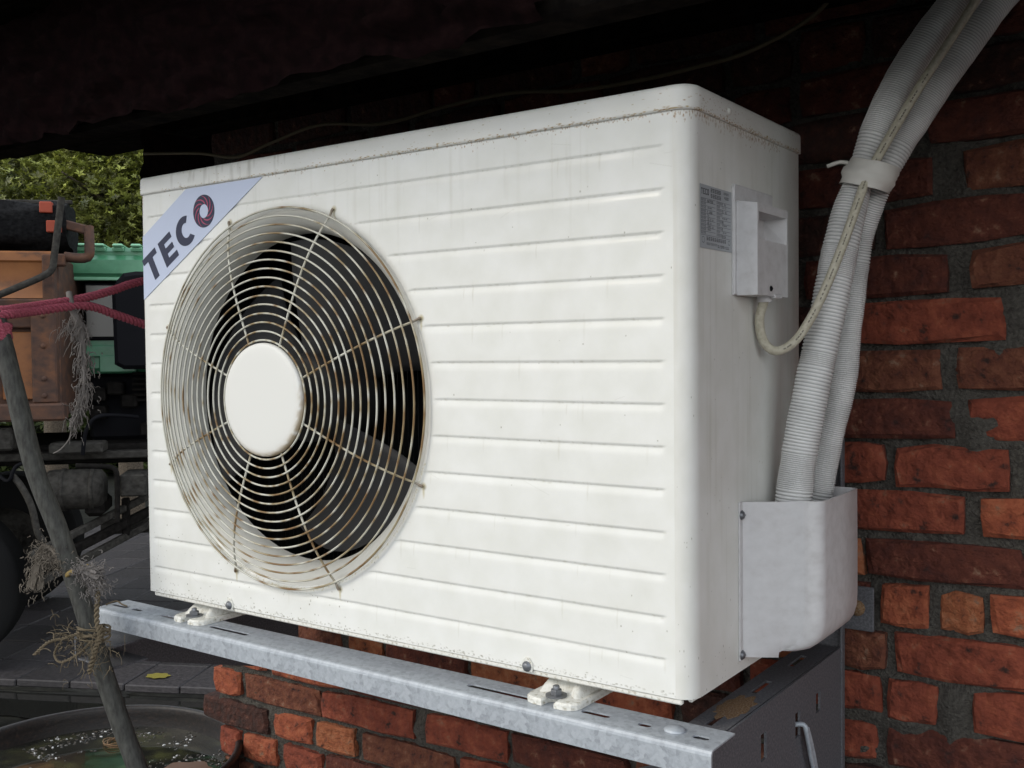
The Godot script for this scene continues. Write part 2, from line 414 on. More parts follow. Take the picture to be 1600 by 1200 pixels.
func front_panel(root: Node3D) -> void:
	var ys := PackedFloat32Array([0.0, 0.003, 0.008, 0.016, 0.024])
	for k in 13:
		var g := 0.0395 + 0.0437 * k
		for d in [-0.0125, -0.0090, -0.0068, -0.0048, -0.0028, -0.001, 0.0, 0.002, 0.007, 0.0125, 0.018, 0.023, 0.028]: ys.append(g + d)
	ys.append(0.610)
	ys.sort()
	var xs := PackedFloat32Array()
	var x := 0.006
	while x < 0.8815:
		xs.append(x)
		x += 0.003 if (x < 0.03 or x > 0.855) else 0.0055
	xs.append(0.8815)
	var R := 0.2512
	var dent := FastNoiseLite.new(); dent.seed = 19; dent.frequency = 7.0
	var h := func(px: float, py: float) -> float:
		var z := 0.0007 * dent.get_noise_2d(px, py) * smoothstep(0.006, 0.05, px) * (1.0 - smoothstep(0.84, 0.8815, px))
		var k := int(round((py - 0.0395 + 0.005) / 0.0437))
		if k >= 0 and k <= 12:
			var dy := py - (0.0395 + 0.0437 * k)
			var prof := 0.0
			if dy <= 0.0005 and dy > -0.0095:
				if dy > -0.001: prof = clampf(-dy / 0.001, 0, 1)
				elif dy > -0.0028: prof = 1.0
				else: prof = clampf((dy + 0.0090) / 0.0062, 0, 1)
			var m := smoothstep(0.0155, 0.0185, px) * (1.0 - smoothstep(0.8675, 0.8715, px))
			var r := Vector2(px - FC.x, py - FC.y).length()
			m *= smoothstep(0.2625, 0.2655, r)
			z -= prof * m * 0.0012
		var rr := Vector2(px - FC.x, py - FC.y).length()
		z -= 0.004 * pow(1.0 - smoothstep(R, 0.2585, rr), 2.0)
		return z
	var s := st()
	s.set_smooth_group(0)
	var nx := xs.size(); var ny := ys.size()
	var P := []
	var inside := PackedByteArray(); inside.resize(nx * ny)
	for j in ny:
		var row := PackedVector3Array()
		for i in nx:
			var p := Vector2(xs[i], ys[j])
			var d := p - Vector2(FC.x, FC.y)
			if d.length() < R:
				inside[j * nx + i] = 1
				p = Vector2(FC.x, FC.y) + d.normalized() * R
			row.append(Vector3(p.x, p.y, h.call(p.x, p.y)))
		P.append(row)
	for j in ny - 1:
		for i in nx - 1:
			if inside[j * nx + i] and inside[j * nx + i + 1] and inside[(j + 1) * nx + i] and inside[(j + 1) * nx + i + 1]: continue
			var a: Vector3 = P[j][i]; var b: Vector3 = P[j][i + 1]; var c: Vector3 = P[j + 1][i + 1]; var d: Vector3 = P[j + 1][i]
			for v in [a, c, b, a, d, c]:
				s.set_uv(Vector2(v.x / UW, 1.0 - v.y / UH))
				s.add_vertex(v)
	var m := plain(Color.WHITE, 0.55)
	m.roughness_texture = noise_tex(256, 0.012, 5, 71, ramp([c8(130, 130, 130), c8(190, 190, 190), c8(255, 255, 255)], [0.25, 0.5, 0.8]))
	m.roughness_texture_channel = BaseMaterial3D.TEXTURE_CHANNEL_GRAYSCALE
	m.albedo_texture = speckled(1280, 885, c8(228, 228, 223), 0.055, func(im: Image):
		var r := RandomNumberGenerator.new(); r.seed = 11
		var q := 1280.0 / UW
		for k in 90: # dirt specks
			spot(im, r.randf() * 1280, r.randf() * 885, r.randf_range(0.5, 1.3), r.randf_range(0.5, 1.8), DIRT, r.randf_range(0.25, 0.8))
		for k in 130: # more of them low on the left
			spot(im, pow(r.randf(), 1.5) * 620, 885 - pow(r.randf(), 2.0) * 170, r.randf_range(0.5, 1.4), r.randf_range(0.5, 1.6), DIRT, r.randf_range(0.25, 0.9))
		for k in 8: # rust that runs from the feet of the spokes
			var a := deg_to_rad(22.5 + 45 * k)
			var sx := (FC.x + cos(a) * 0.264) * q; var sy := (UH - FC.y - sin(a) * 0.264) * q
			spot(im, sx, sy, 6, 6, Color(0.62, 0.55, 0.36), 0.55)
			spot(im, sx, sy + 9, 2.5, 12, Color(0.66, 0.60, 0.42), 0.45)
		for k in 700: # yellow stain round the rim of the guard, most of it low and left
			var a := r.randf_range(2.3, 6.0)
			var d := 0.2535 + absf(r.randfn()) * 0.0022
			spot(im, (FC.x + cos(a) * d) * q, (UH - FC.y - sin(a) * d) * q, r.randf_range(0.6, 2.0), r.randf_range(0.6, 2.2), Color(0.66, 0.60, 0.38), r.randf_range(0.08, 0.4))
		for k in 260: # dots under the lid
			var e := pow(r.randf(), 0.5)
			spot(im, e * 1270, 36 + absf(r.randfn()) * 4.5, r.randf_range(0.5, 1.4), r.randf_range(0.5, 1.8), RUST, r.randf_range(0.15, 0.7))
		for k in 26: # scuffs
			var sx := r.randf() * 1280; var sy := r.randf() * 885; var sl := r.randf_range(-0.5, 0.5)
			for q2 in int(r.randf_range(6, 26)): spot(im, sx + q2 * 2.0, sy + q2 * 2.0 * sl, 0.7, 0.6, Color(0.62, 0.61, 0.56), 0.30)
		for k in 13: # grime that gathers along the creases and runs down from them
			var sy := (UH - 0.0395 - 0.0437 * k) * q
			for q2 in 120:
				var sx := r.randf_range(0.02, 0.87) * q
				spot(im, sx, sy + absf(r.randfn()) * 2.0, r.randf_range(1, 5), r.randf_range(0.6, 1.6), Color(0.60, 0.58, 0.50), r.randf_range(0.03, 0.2))
			for q2 in 9: spot(im, r.randf_range(0.02, 0.87) * q, sy + 12, r.randf_range(0.8, 2.5), r.randf_range(8, 22), Color(0.66, 0.64, 0.56), r.randf_range(0.04, 0.16))
		for k in 46: # faint runs
			var sx := r.randf() * 1280
			spot(im, sx, 60 + r.randf() * 60, r.randf_range(1, 4), r.randf_range(30, 110), Color(0.66, 0.64, 0.57), r.randf_range(0.03, 0.09))
		for k in 420: # grime along the bottom edge
			spot(im, r.randf() * 1280, 883 - absf(r.randfn()) * 3.5, r.randf_range(0.6, 3.0), r.randf_range(0.5, 1.5), DIRT, r.randf_range(0.1, 0.4)))
	obj("front_panel", s, m, root)

func corner_path(grow: float, back: bool) -> PackedVector2Array:
	var p := PackedVector2Array()
	var r0 := 0.006; var r1 := 0.0195
	if back: p.append(Vector2(-grow, -UD))
	for i in 7:
		var a := PI - PI / 2 * i / 6.0
		p.append(Vector2(r0 + cos(a) * (r0 + grow), -r0 + sin(a) * (r0 + grow)))
	for i in 13:
		var a := PI / 2 - PI / 2 * i / 12.0
		p.append(Vector2(UW - r1 + cos(a) * (r1 + grow), -r1 + sin(a) * (r1 + grow)))
	if back: p.append(Vector2(UW + grow, -UD))
	return p

func make_unit() -> Node3D:
	var root := thing("air_conditioner_unit", "white outdoor air conditioner with a large round wire fan guard on a steel rail", "air conditioner")
	front_panel(root)
	# casing: right corner and side, back, left side
	var side := plain(Color.WHITE, 0.34)
	side.albedo_texture = speckled(640, 885, c8(222, 221, 215), 0.06, func(im: Image):
		var r := RandomNumberGenerator.new(); r.seed = 12
		for k in 120: spot(im, r.randf() * 640, r.randf() * 885, r.randf_range(0.5, 1.4), r.randf_range(0.5, 1.8), DIRT, r.randf_range(0.2, 0.7))
		for k in 300: spot(im, r.randf() * 500, 38 + absf(r.randfn()) * 7, r.randf_range(0.5, 1.6), r.randf_range(0.6, 3.2), RUST, r.randf_range(0.15, 0.8))
		for k in 40: spot(im, r.randf() * 640, 880 - absf(r.randfn()) * 60, r.randf_range(0.6, 1.8), r.randf_range(0.6, 2.0), DIRT, r.randf_range(0.3, 0.8))
		for k in 60: spot(im, r.randf() * 640, 60 + r.randf() * 700, r.randf_range(2, 9), r.randf_range(40, 160), Color(0.60, 0.58, 0.50), r.randf_range(0.03, 0.10)))
	var s := st()
	var path := PackedVector2Array()
	var full := corner_path(0.0, true)
	for k in range(7, full.size()): path.append(full[k] if k > 7 else full[k])
	path = full.slice(8)
	path.insert(0, Vector2(0.8815, 0))
	var rows := []
	for y in [0.0, 0.004, 0.2, 0.4, 0.612]:
		var row := PackedVector3Array()
		for p in path: row.append(Vector3(p.x, y, p.y))
		rows.append(row)
	var su := func(v: Vector3): return Vector2(0.02 + clampf((v.x - 0.88) + (-v.z), 0.0, 0.34) / 0.35, 1.0 - v.y / UH)
	grid(s, rows, false, true, null, su)
	rows = []
	for y in [0.0, 0.612]:
		var row := PackedVector3Array()
		row.append(Vector3(UW, y, -UD)); row.append(Vector3(0, y, -UD))
		rows.append(row)
	grid(s, rows, false, false, null, su)
	rows = []
	for y in [0.0, 0.3, 0.612]:
		var row := PackedVector3Array()
		for k in 8: row.append(Vector3(full[k].x, y, full[k].y))
		rows.append(row)
	grid(s, rows, false, true, null, su)
	obj("casing", s, side, root)
	# lip under the panel and base pan
	s = st()
	box(s, Vector3(0.45, -0.0035, -0.004), Vector3(0.876, 0.006, 0.006), 0.0015)
	box(s, Vector3(0.8905, -0.0035, -0.15), Vector3(0.006, 0.006, 0.27), 0.0015)
	box(s, Vector3(0.45, -0.004, -0.155), Vector3(0.86, 0.004, 0.29), 0.001)
	obj("base_pan", s, M.white_worn, root)
	# lid
	var lid := plain(Color.WHITE, 0.34)
	lid.albedo_texture = speckled(2048, 64, c8(226, 225, 219), 0.05, func(im: Image):
		var r := RandomNumberGenerator.new(); r.seed = 13
		for k in 620:
			var e := 0.18 + pow(r.randf(), 0.6) * 0.82
			spot(im, e * 2048, 63 - absf(r.randfn()) * 4.5, r.randf_range(0.8, 3.0), r.randf_range(0.6, 2.2), Color(0.62, 0.50, 0.26).lerp(RUST, r.randf()), r.randf_range(0.2, 0.85))
		for k in 240: spot(im, r.randf() * 2048, r.randf() * 64, r.randf_range(0.7, 2.0), r.randf_range(0.5, 1.5), Color(0.55, 0.48, 0.28), r.randf_range(0.15, 0.6))
		for k in 60: spot(im, 1560 + r.randfn() * 60, 40 + r.randfn() * 14, r.randf_range(0.7, 2.0), r.randf_range(0.6, 1.6), RUST, r.randf_range(0.3, 0.9))
		for k in 30: spot(im, 500 + r.randf() * 300, r.randf() * 64, r.randf_range(2, 4), r.randf_range(10, 40), Color(0.60, 0.58, 0.53), 0.2))
	s = st()
	rows = []
	for e in [[0.5968, -0.004], [0.5966, 0.0015], [0.5969, 0.0029], [0.6, 0.0029], [0.6165, 0.0028], [0.6195, 0.0021], [0.6218, 0.0003], [0.623, -0.004], [0.6233, -0.012]]:
		var row := PackedVector3Array()
		for p in corner_path(e[1], true): row.append(Vector3(p.x, e[0], p.y))
		rows.append(row)
	var lu := func(v: Vector3):
		var along := 0.0
		if v.z < -0.02 and v.x < 0.3: along = 0.2 + v.z * 0.65
		elif v.x > 0.87: along = 0.2 + 0.9 * 0.58 + (-v.z) * 0.8
		else: along = 0.2 + v.x * 0.58
		return Vector2(clampf(along, 0, 1), clampf((0.6235 - v.y) / 0.027, 0.0, 0.99))
	grid(s, rows, false, true, null, lu)
	var top: PackedVector3Array = rows[rows.size() - 1]
	for k in top.size() - 1:
		for v in [Vector3(0.45, 0.6240, -0.2), top[k], top[k + 1]]:
			s.set_uv(Vector2(0.5, 0.02)); s.add_vertex(v)
	var l := obj("lid", s, lid, root)
	screw(Vector3(0.9040, 0.6085, -0.088), Vector3.RIGHT, 0.0034, "screw", l, M.white_worn)
	# throat of the fan
	s = st()
	var prof := []
	for e in [[0.2512, -0.004], [0.2480, -0.0052], [0.2440, -0.0072], [0.2395, -0.0102], [0.2352, -0.0142], [0.2315, -0.0190], [0.2285, -0.0245], [0.2265, -0.0305], [0.2252, -0.0370], [0.2248, -0.0440], [0.2248, -0.0500]]:
		prof.append(Vector2(e[0], e[1]))
	lathe(s, prof, FC, Vector3.RIGHT, Vector3.UP, Vector3.BACK, 96)
	obj("fan_throat", s, M.throat, root)
	s = st()
	box(s, Vector3(0.31, 0.30, -0.2), Vector3(0.60, 0.59, 0.01))
	for e in [[Vector3(0.31, 0.006, -0.13), Vector3(0.6, 0.004, 0.14)], [Vector3(0.31, 0.594, -0.13), Vector3(0.6, 0.004, 0.14)], [Vector3(0.61, 0.3, -0.13), Vector3(0.004, 0.59, 0.14)], [Vector3(0.012, 0.3, -0.13), Vector3(0.004, 0.59, 0.14)]]:
		box(s, e[0], e[1])
	obj("fan_chamber", s, M.dark, root)
	s = st()
	for k in 60: box(s, Vector3(0.02 + k * 0.0098, 0.3, -0.19), Vector3(0.0012, 0.58, 0.009))
	obj("coil_fins", s, M.coil, root).set_meta("kind", "stuff")
	make_fan(root)
	make_guard(root)
	make_sticker(root)
	make_nameplate(root)
	# mounting feet
	for fx in [0.113, 0.739]: make_foot(root, fx)
	for e in [0.1886, 0.6988]:
		var tabm := st()
		prism(tabm, PackedVector2Array([Vector2(-0.007, -0.006), Vector2(0.007, -0.006), Vector2(0.007, 0.004), Vector2(0.003, 0.0095), Vector2(-0.003, 0.0095), Vector2(-0.007, 0.004)]), 0.0004, 0.0022, Transform3D(Basis.IDENTITY, Vector3(e, 0.003, 0)), 0.0006)
		var tb := obj("edge_tab", tabm, M.white_worn, root)
		screw(Vector3(e, 0.003, 0.0024), Vector3.BACK, 0.0048, "screw", tb)
	make_terminal_box(root)
	make_pipe_cover(root)
	return root

func screw(at: Vector3, out: Vector3, r: float, called: String, parent: Node, m: Material = null) -> void:
	var u := out.cross(Vector3.UP if absf(out.y) < 0.9 else Vector3.RIGHT).normalized()
	var w := out.cross(u)
	var s := st()
	lathe(s, [Vector2(r * 1.25, 0), Vector2(r * 1.25, r * 0.15), Vector2(r, r * 0.2), Vector2(r * 0.95, r * 0.5), Vector2(r * 0.6, r * 0.72), Vector2(0.0, r * 0.78)], at, u, w, out, 12)
	box(s, at + out * r * 0.76, (u * 1.4 * r).abs() + (w * 0.25 * r).abs() + (out * 0.1 * r).abs())
	obj(called, s, m if m else M.steel, parent)

func hex_bolt(at: Vector3, r: float, called: String, parent: Node, m: Material = null) -> void:
	var s := st()
	lathe(s, [Vector2(0.0, 0), Vector2(r * 1.75, 0), Vector2(r * 1.75, r * 0.22), Vector2(r * 1.0, r * 0.24)], at, Vector3.RIGHT, Vector3.BACK, Vector3.UP, 24, null, false)
	lathe(s, [Vector2(r, r * 0.24), Vector2(r, r * 0.95), Vector2(r * 0.85, r * 1.08), Vector2(0.0, r * 1.1)], at, Vector3.RIGHT, Vector3.BACK, Vector3.UP, 6, null, false)
	lathe(s, [Vector2(r * 0.55, r * 1.05), Vector2(r * 0.55, r * 1.6), Vector2(r * 0.45, r * 1.7), Vector2(0.0, r * 1.7)], at, Vector3.RIGHT, Vector3.BACK, Vector3.UP, 12)
	obj(called, s, m if m else M.steel, parent)

func make_fan(root: Node3D) -> void:
	var s := st()
	lathe(s, [Vector2(0.0, -0.03), Vector2(0.05, -0.031), Vector2(0.06, -0.037), Vector2(0.062, -0.05), Vector2(0.062, -0.125)], FC, Vector3.RIGHT, Vector3.UP, Vector3.BACK, 40)
	var hub := obj("fan", s, M.fan, root)
	for k in 3:
		var a0 := deg_to_rad(14.0 + 120.0 * k)
		var span := deg_to_rad(92.0)
		var rows := []
		for i in 13:
			var f := i / 12.0
			var r := lerpf(0.055, 0.2165, f)
			var row := PackedVector3Array()
			for side in [1, -1]:
				for j in 17:
					var g := j / 16.0 if side > 0 else 1.0 - j / 16.0
					var sweep := -0.16 * f * f
					var a := a0 + sweep + span * (0.80 + 0.20 * f) * g + (1 - f) * 0.12
					var z: float = lerpf(-0.112, -0.043, g) + 0.014 * sin(PI * g) + side * (0.0003 + 0.0018 * sin(PI * g))
					row.append(Vector3(FC.x + cos(a) * r, FC.y + sin(a) * r, z))
			rows.append(row)
		s = st()
		grid(s, rows, true, true)
		obj("blade", s, M.fan, hub)

func make_guard(root: Node3D) -> void:
	noise.seed = 3; noise.frequency = 26.0; noise.fractal_octaves = 3
	var paint := func(v: Vector3) -> Color:
		var n := noise.get_noise_3d(v.x, v.y, v.z * 0.2) + 0.55 * noise.get_noise_3d(v.x * 5 + 3, v.y * 5, 0)
		var bias := 0.30 * (v.x - FC.x) / 0.25 + 0.12 * (FC.y - v.y) / 0.25
		var k := smoothstep(0.10, 0.48, n + bias * 0.8)
		var c := Color(0.58, 0.57, 0.50).lerp(Color(0.34, 0.28, 0.16), smoothstep(-0.15, 0.28, n + bias))
		return c.lerp(Color(0.20, 0.115, 0.045), k)
	var zr := func(r: float) -> float:
		return 0.0335 - 0.0265 * pow(clampf((r - 0.09) / 0.164, 0, 1), 3.2)
	var guard: MeshInstance3D = null
	for i in range(15, -1, -1):
		var r := 0.0785 + 0.01168 * i
		var s := st()
		var z: float = zr.call(r)
		var line := ring_of(FC + Vector3(0, 0, z), Vector3.RIGHT, Vector3.UP, r, 120)
		tube(s, line, 0.0015 if i == 15 else 0.0013, 6, false, paint, true)
		if guard == null: guard = obj("fan_guard", s, M.wire, root)
		else: obj("wire_ring", s, M.wire, guard)
	for k in 8:
		var a := deg_to_rad(22.5 + 45 * k)
		var d := Vector3(cos(a), sin(a), 0)
		var pts := PackedVector3Array()
		for i in 22:
			var r := lerpf(0.070, 0.2545, i / 21.0)
			pts.append(FC + d * r + Vector3(0, 0, zr.call(r) - 0.0030))
		pts.append(FC + d * 0.2615 + Vector3(0, 0, 0.0033))
		pts.append(FC + d * 0.2645 + Vector3(0, 0, 0.0020))
		var s := st()
		var dark := func(v: Vector3) -> Color:
			return paint.call(v).lerp(Color(0.12, 0.07, 0.035), smoothstep(0.245, 0.262, Vector2(v.x - FC.x, v.y - FC.y).length()) * 0.8)
		tube(s, pts, func(_i, f): return 0.0015 if f < 0.93 else 0.0018, 6, true, dark)
		obj("spoke", s, M.wire, guard)
	# the centre plate
	var s := st()
	noise.frequency = 30.0
	var pp := func(v: Vector3) -> Color:
		var d := Vector2(v.x - FC.x, v.y - FC.y)
		var low := smoothstep(-0.2, 1.0, (-d.y * 0.9 + d.x * 0.55) / 0.075)
		var k := smoothstep(0.066, 0.0755, d.length()) * low * smoothstep(-0.25, 0.25, noise.get_noise_2d(v.x * 3, v.y * 3) + low * 0.35)
		return Color(0.76, 0.755, 0.72).lerp(Color(0.34, 0.24, 0.11), clampf(k * 0.85, 0, 1))
	prof_plate(s, pp)
	obj("centre_plate", s, M.wire, guard)

func prof_plate(s: SurfaceTool, pp: Callable) -> void:
	lathe(s, [Vector2(0.0, 0.0395), Vector2(0.03, 0.0394), Vector2(0.055, 0.0390), Vector2(0.064, 0.0387), Vector2(0.068, 0.0384), Vector2(0.0705, 0.0380), Vector2(0.0725, 0.0373), Vector2(0.0742, 0.0360), Vector2(0.0748, 0.0335), Vector2(0.0748, 0.0305), Vector2(0.06, 0.0302), Vector2(0.0, 0.0302)], FC, Vector3.RIGHT, Vector3.UP, Vector3.BACK, 96, pp)

func make_sticker(root: Node3D) -> void:
	var s := st()
	prism(s, PackedVector2Array([Vector2(0.0045, 0.4405), Vector2(0.272, 0.5955), Vector2(0.109, 0.5955), Vector2(0.0045, 0.5345)]), 0.0003, 0.0011)
	var d := obj("brand_sticker", s, M.decal, root)
	# letters in the frame of the band, which climbs at 30 degrees
	var b := Basis(Vector3(0, 0, 1), deg_to_rad(30.3))
	var t := Transform3D(b, Vector3(0, 0, 0))
	var flat := func(called: String, pts: Array, m: Material, z := 0.0016):
		var o := PackedVector2Array()
		for p in pts: o.append(p)
		var q := st()
		prism(q, o, 0.0009, z, t)
		obj(called, q, m, d)
	var v0 := 0.3880; var v1 := 0.4295
	flat.call("letter_t", [Vector2(0.2535, v1), Vector2(0.2535, v1 - 0.0092), Vector2(0.2655, v1 - 0.0092), Vector2(0.2655, v0), Vector2(0.2775, v0), Vector2(0.2775, v1 - 0.0092), Vector2(0.2895, v1 - 0.0092), Vector2(0.2895, v1)], M.navy)
	flat.call("letter_e", [Vector2(0.2985, v1), Vector2(0.2985, v0), Vector2(0.3315, v0), Vector2(0.3315, v0 + 0.0090), Vector2(0.3105, v0 + 0.0090), Vector2(0.3105, v0 + 0.0163), Vector2(0.3285, v0 + 0.0163), Vector2(0.3285, v0 + 0.0250), Vector2(0.3105, v0 + 0.0250), Vector2(0.3105, v1 - 0.0090), Vector2(0.3310, v1 - 0.0090), Vector2(0.3310, v1)], M.navy)
	var c := []
	var cc := Vector2(0.3625, (v0 + v1) / 2)
	for i in 23:
		var a := deg_to_rad(52.0 + 256.0 * i / 22.0)
		c.append(cc + Vector2(cos(a) * 0.0222, sin(a) * 0.0216))
	for i in 23:
		var a := deg_to_rad(303.0 - 246.0 * i / 22.0)
		c.append(cc + Vector2(cos(a) * 0.0100 + 0.0012, sin(a) * 0.0112))
	flat.call("letter_c", c, M.navy)
	# the ring: a navy O with red swirls
	var oc := Vector2(0.4110, 0.4090)
	var ro := 0.0232; var ri := 0.0098
	var q := st()
	var ringr := []
	for e in [[ri, 0.0009], [ri, 0.0016], [ro, 0.0016], [ro, 0.0009]]:
		var row := PackedVector3Array()
		for i in 64: row.append(t * Vector3(oc.x + cos(TAU * i / 64) * e[0] , oc.y + sin(TAU * i / 64) * e[0], e[1]))
		ringr.append(row)
	grid(q, ringr, true, false)
	obj("letter_o", q, M.navy, d)
	q = st()
	for k in 9:
		var a0 := TAU * k / 9.0
		var outer := []; var inner := []
		for i in 9:
			var f := i / 8.0
			var r := lerpf(ri + 0.0003, ro - 0.0004, f)
			var a := a0 + 1.25 * f
			var wd := 0.0034 * sin(PI * clampf(f * 0.85 + 0.12, 0, 1))
			var p := oc + Vector2(cos(a), sin(a)) * r
			var nn := Vector2(-sin(a), cos(a)) * wd * 0.5
			outer.append(p + nn); inner.append(p - nn)
		inner.reverse()
		prism(q, PackedVector2Array(outer + inner), 0.0014, 0.0019, t)
	obj("swirl", q, M.red, d)

func make_nameplate(root: Node3D) -> void:
	# printed rating plate: grey film with rows of type; the picture is print only
	var w := 256; var h := 208
	var im := Image.create(w, h, false, Image.FORMAT_RGB8)
	im.fill(c8(168, 172, 176))
	var r := RandomNumberGenerator.new(); r.seed = 21
	var ink := c8(48, 50, 54)
	var font := {"T": ["111", "010", "010", "010", "010"], "E": ["111", "100", "110", "100", "111"], "C": ["111", "100", "100", "100", "111"], "O": ["111", "101", "101", "101", "111"],
		"M": ["101", "111", "111", "101", "101"], "A": ["010", "101", "111", "101", "101"], "7": ["111", "001", "010", "010", "010"], "5": ["111", "100", "110", "001", "110"], "0": ["111", "101", "101", "101", "111"], "B": ["110", "101", "110", "101", "110"],
		"2": ["110", "001", "010", "100", "111"], "V": ["101", "101", "101", "101", "010"], "6": ["011", "100", "111", "101", "111"], "H": ["101", "101", "111", "101", "101"], "Z": ["111", "001", "010", "100", "111"], "4": ["101", "101", "111", "001", "001"], "3": ["110", "001", "010", "001", "110"],
		"1": ["010", "110", "010", "010", "111"], "R": ["110", "101", "110", "101", "101"], "-": ["000", "000", "111", "000", "000"], ".": ["000", "000", "000", "000", "010"], "K": ["101", "101", "110", "101", "101"], "G": ["011", "100", "101", "101", "011"], "9": ["111", "101", "111", "001", "110"], "8": ["111", "101", "010", "101", "111"],
		"W": ["101", "101", "111", "111", "101"], "P": ["110", "101", "110", "100", "100"], "L": ["100", "100", "100", "100", "111"], "I": ["111", "010", "010", "010", "111"], "X": ["101", "101", "010", "101", "101"], "/": ["001", "001", "010", "100", "100"]}
	var write := func(text: String, x: int, y: int, q: int):
		for ch in text:
			if font.has(ch):
				for j in 5:
					for i in 3:
						if font[ch][j][i] == "1": im.fill_rect(Rect2i(x + i * q, y + j * q, q, q), ink)
			x += q * 4
	# strokes of the square-set type, as dense as the real ones
	var han := func(n: int, x: int, y: int, size: int, bold: int):
		for k in n:
			var x0 := x + k * (size + 2)
			for j in 3: im.fill_rect(Rect2i(x0 + r.randi() % 2, y + int((j + 0.3) * size / 3.0), size - r.randi() % 3, bold), ink)
			for j in 2: im.fill_rect(Rect2i(x0 + int((j + 0.4) * size / 2.0), y + r.randi() % 2, bold, size - r.randi() % 3), ink)
	write.call("TECO", 10, 12, 4)
	han.call(5, 84, 6, 15, 2); han.call(5, 84, 24, 15, 2); han.call(4, 190, 8, 9, 1); write.call("41003", 196, 22, 2)
	var left := ["MA750B", "", "220V/60HZ", "5.6KW", "T1", "10.0 A", "60 A", "2043 W", "2600KPA", ""]
	var right := ["2.74", "R-22 1.55", "51 KG", "", "640/900/300", "95", "8379090509", "I", "L 690 KPA", "IPX4"]
	for k in 10:
		var y := 44 + k * 12
		im.fill_rect(Rect2i(6, y, 116, 1), ink); im.fill_rect(Rect2i(130, y, 118, 1), ink)
		han.call(4, 8, y + 2, 8, 1); han.call(3 if right[k].length() > 6 else 5, 132, y + 2, 8, 1)
		write.call(left[k], 58, y + 3, 1 if left[k].length() > 6 else 2)
		write.call(right[k], 176, y + 3, 1 if right[k].length() > 7 else 2)
	im.fill_rect(Rect2i(6, 164, 242, 1), ink)
	han.call(10, 50, 168, 14, 2); han.call(8, 50, 188, 9, 1); write.call("02/8990-1111", 140, 190, 2)
	for k in 24:
		var a := TAU * k / 24
		im.fill_rect(Rect2i(int(24 + cos(a) * 10), int(180 + sin(a) * 10), 2, 2), ink)
		im.fill_rect(Rect2i(int(234 + cos(a) * 8), int(176 + sin(a) * 8), 2, 2), ink)
	im.generate_mipmaps()
	var m := plain(Color.WHITE, 0.35)
	m.albedo_texture = ImageTexture.create_from_image(im)
	var s := st()
	var a := Vector3(UW + 0.0006, 0.5245, -0.0205); var z1 := -0.0995; var y0 := 0.4600
	for e in [[a, Vector2(0, 0)], [Vector3(a.x, a.y, z1), Vector2(1, 0)], [Vector3(a.x, y0, z1), Vector2(1, 1)], [a, Vector2(0, 0)], [Vector3(a.x, y0, z1), Vector2(1, 1)], [Vector3(a.x, y0, a.z), Vector2(0, 1)]]:
		s.set_uv(e[1]); s.add_vertex(e[0])
	obj("rating_plate", s, m, root)

func make_foot(root: Node3D, fx: float) -> void:
	# pressed foot: a rounded tongue with a notch in front and a raised back that goes under the base
	var o := PackedVector2Array()
	for p in [Vector2(-0.034, -0.07), Vector2(-0.034, 0.006), Vector2(-0.0325, 0.013), Vector2(-0.028, 0.0185), Vector2(-0.020, 0.0215), Vector2(-0.008, 0.022), Vector2(-0.007, 0.009), Vector2(-0.004, 0.0045), Vector2(0.0, 0.003), Vector2(0.004, 0.0045), Vector2(0.007, 0.009), Vector2(0.008, 0.022), Vector2(0.020, 0.0215), Vector2(0.028, 0.0185), Vector2(0.0325, 0.013), Vector2(0.034, 0.006), Vector2(0.034, -0.07)]: o.append(p)
	var s := st()
	var t := Transform3D(Basis(Vector3.RIGHT, PI / 2), Vector3(fx, 0, 0))
	# z of the prism runs downwards after the turn; outline y becomes world z
	t = Transform3D(Basis(Vector3(1, 0, 0), Vector3(0, 0, 1), Vector3(0, 1, 0)), Vector3(fx, 0, 0))
	prism(s, o, -0.0297, -0.0225, t, 0.002)
	var rows := []
	for e in [[0.027, 0.008, -0.0226], [0.024, 0.003, -0.0165], [0.021, -0.006, -0.0095], [0.019, -0.02, -0.0065], [0.0, -0.03, -0.006]]:
		var row := PackedVector3Array()
		var hw: float = e[0]
		for q in [Vector2(-hw, -0.07), Vector2(-hw, e[1] - 0.012), Vector2(-hw * 0.85, e[1] - 0.005), Vector2(-hw * 0.42, e[1] - 0.016 + 0.0 * hw), Vector2(hw * 0.42, e[1] - 0.016), Vector2(hw * 0.85, e[1] - 0.005), Vector2(hw, e[1] - 0.012), Vector2(hw, -0.07)]:
			row.append(Vector3(fx + q.x, e[2], q.y))
		rows.append(row)
	grid(s, rows, false, true)
	var f := obj("mounting_foot", s, M.white_worn, root)
	hex_bolt(Vector3(fx, -0.0222, 0.004), 0.0068, "bolt", f)

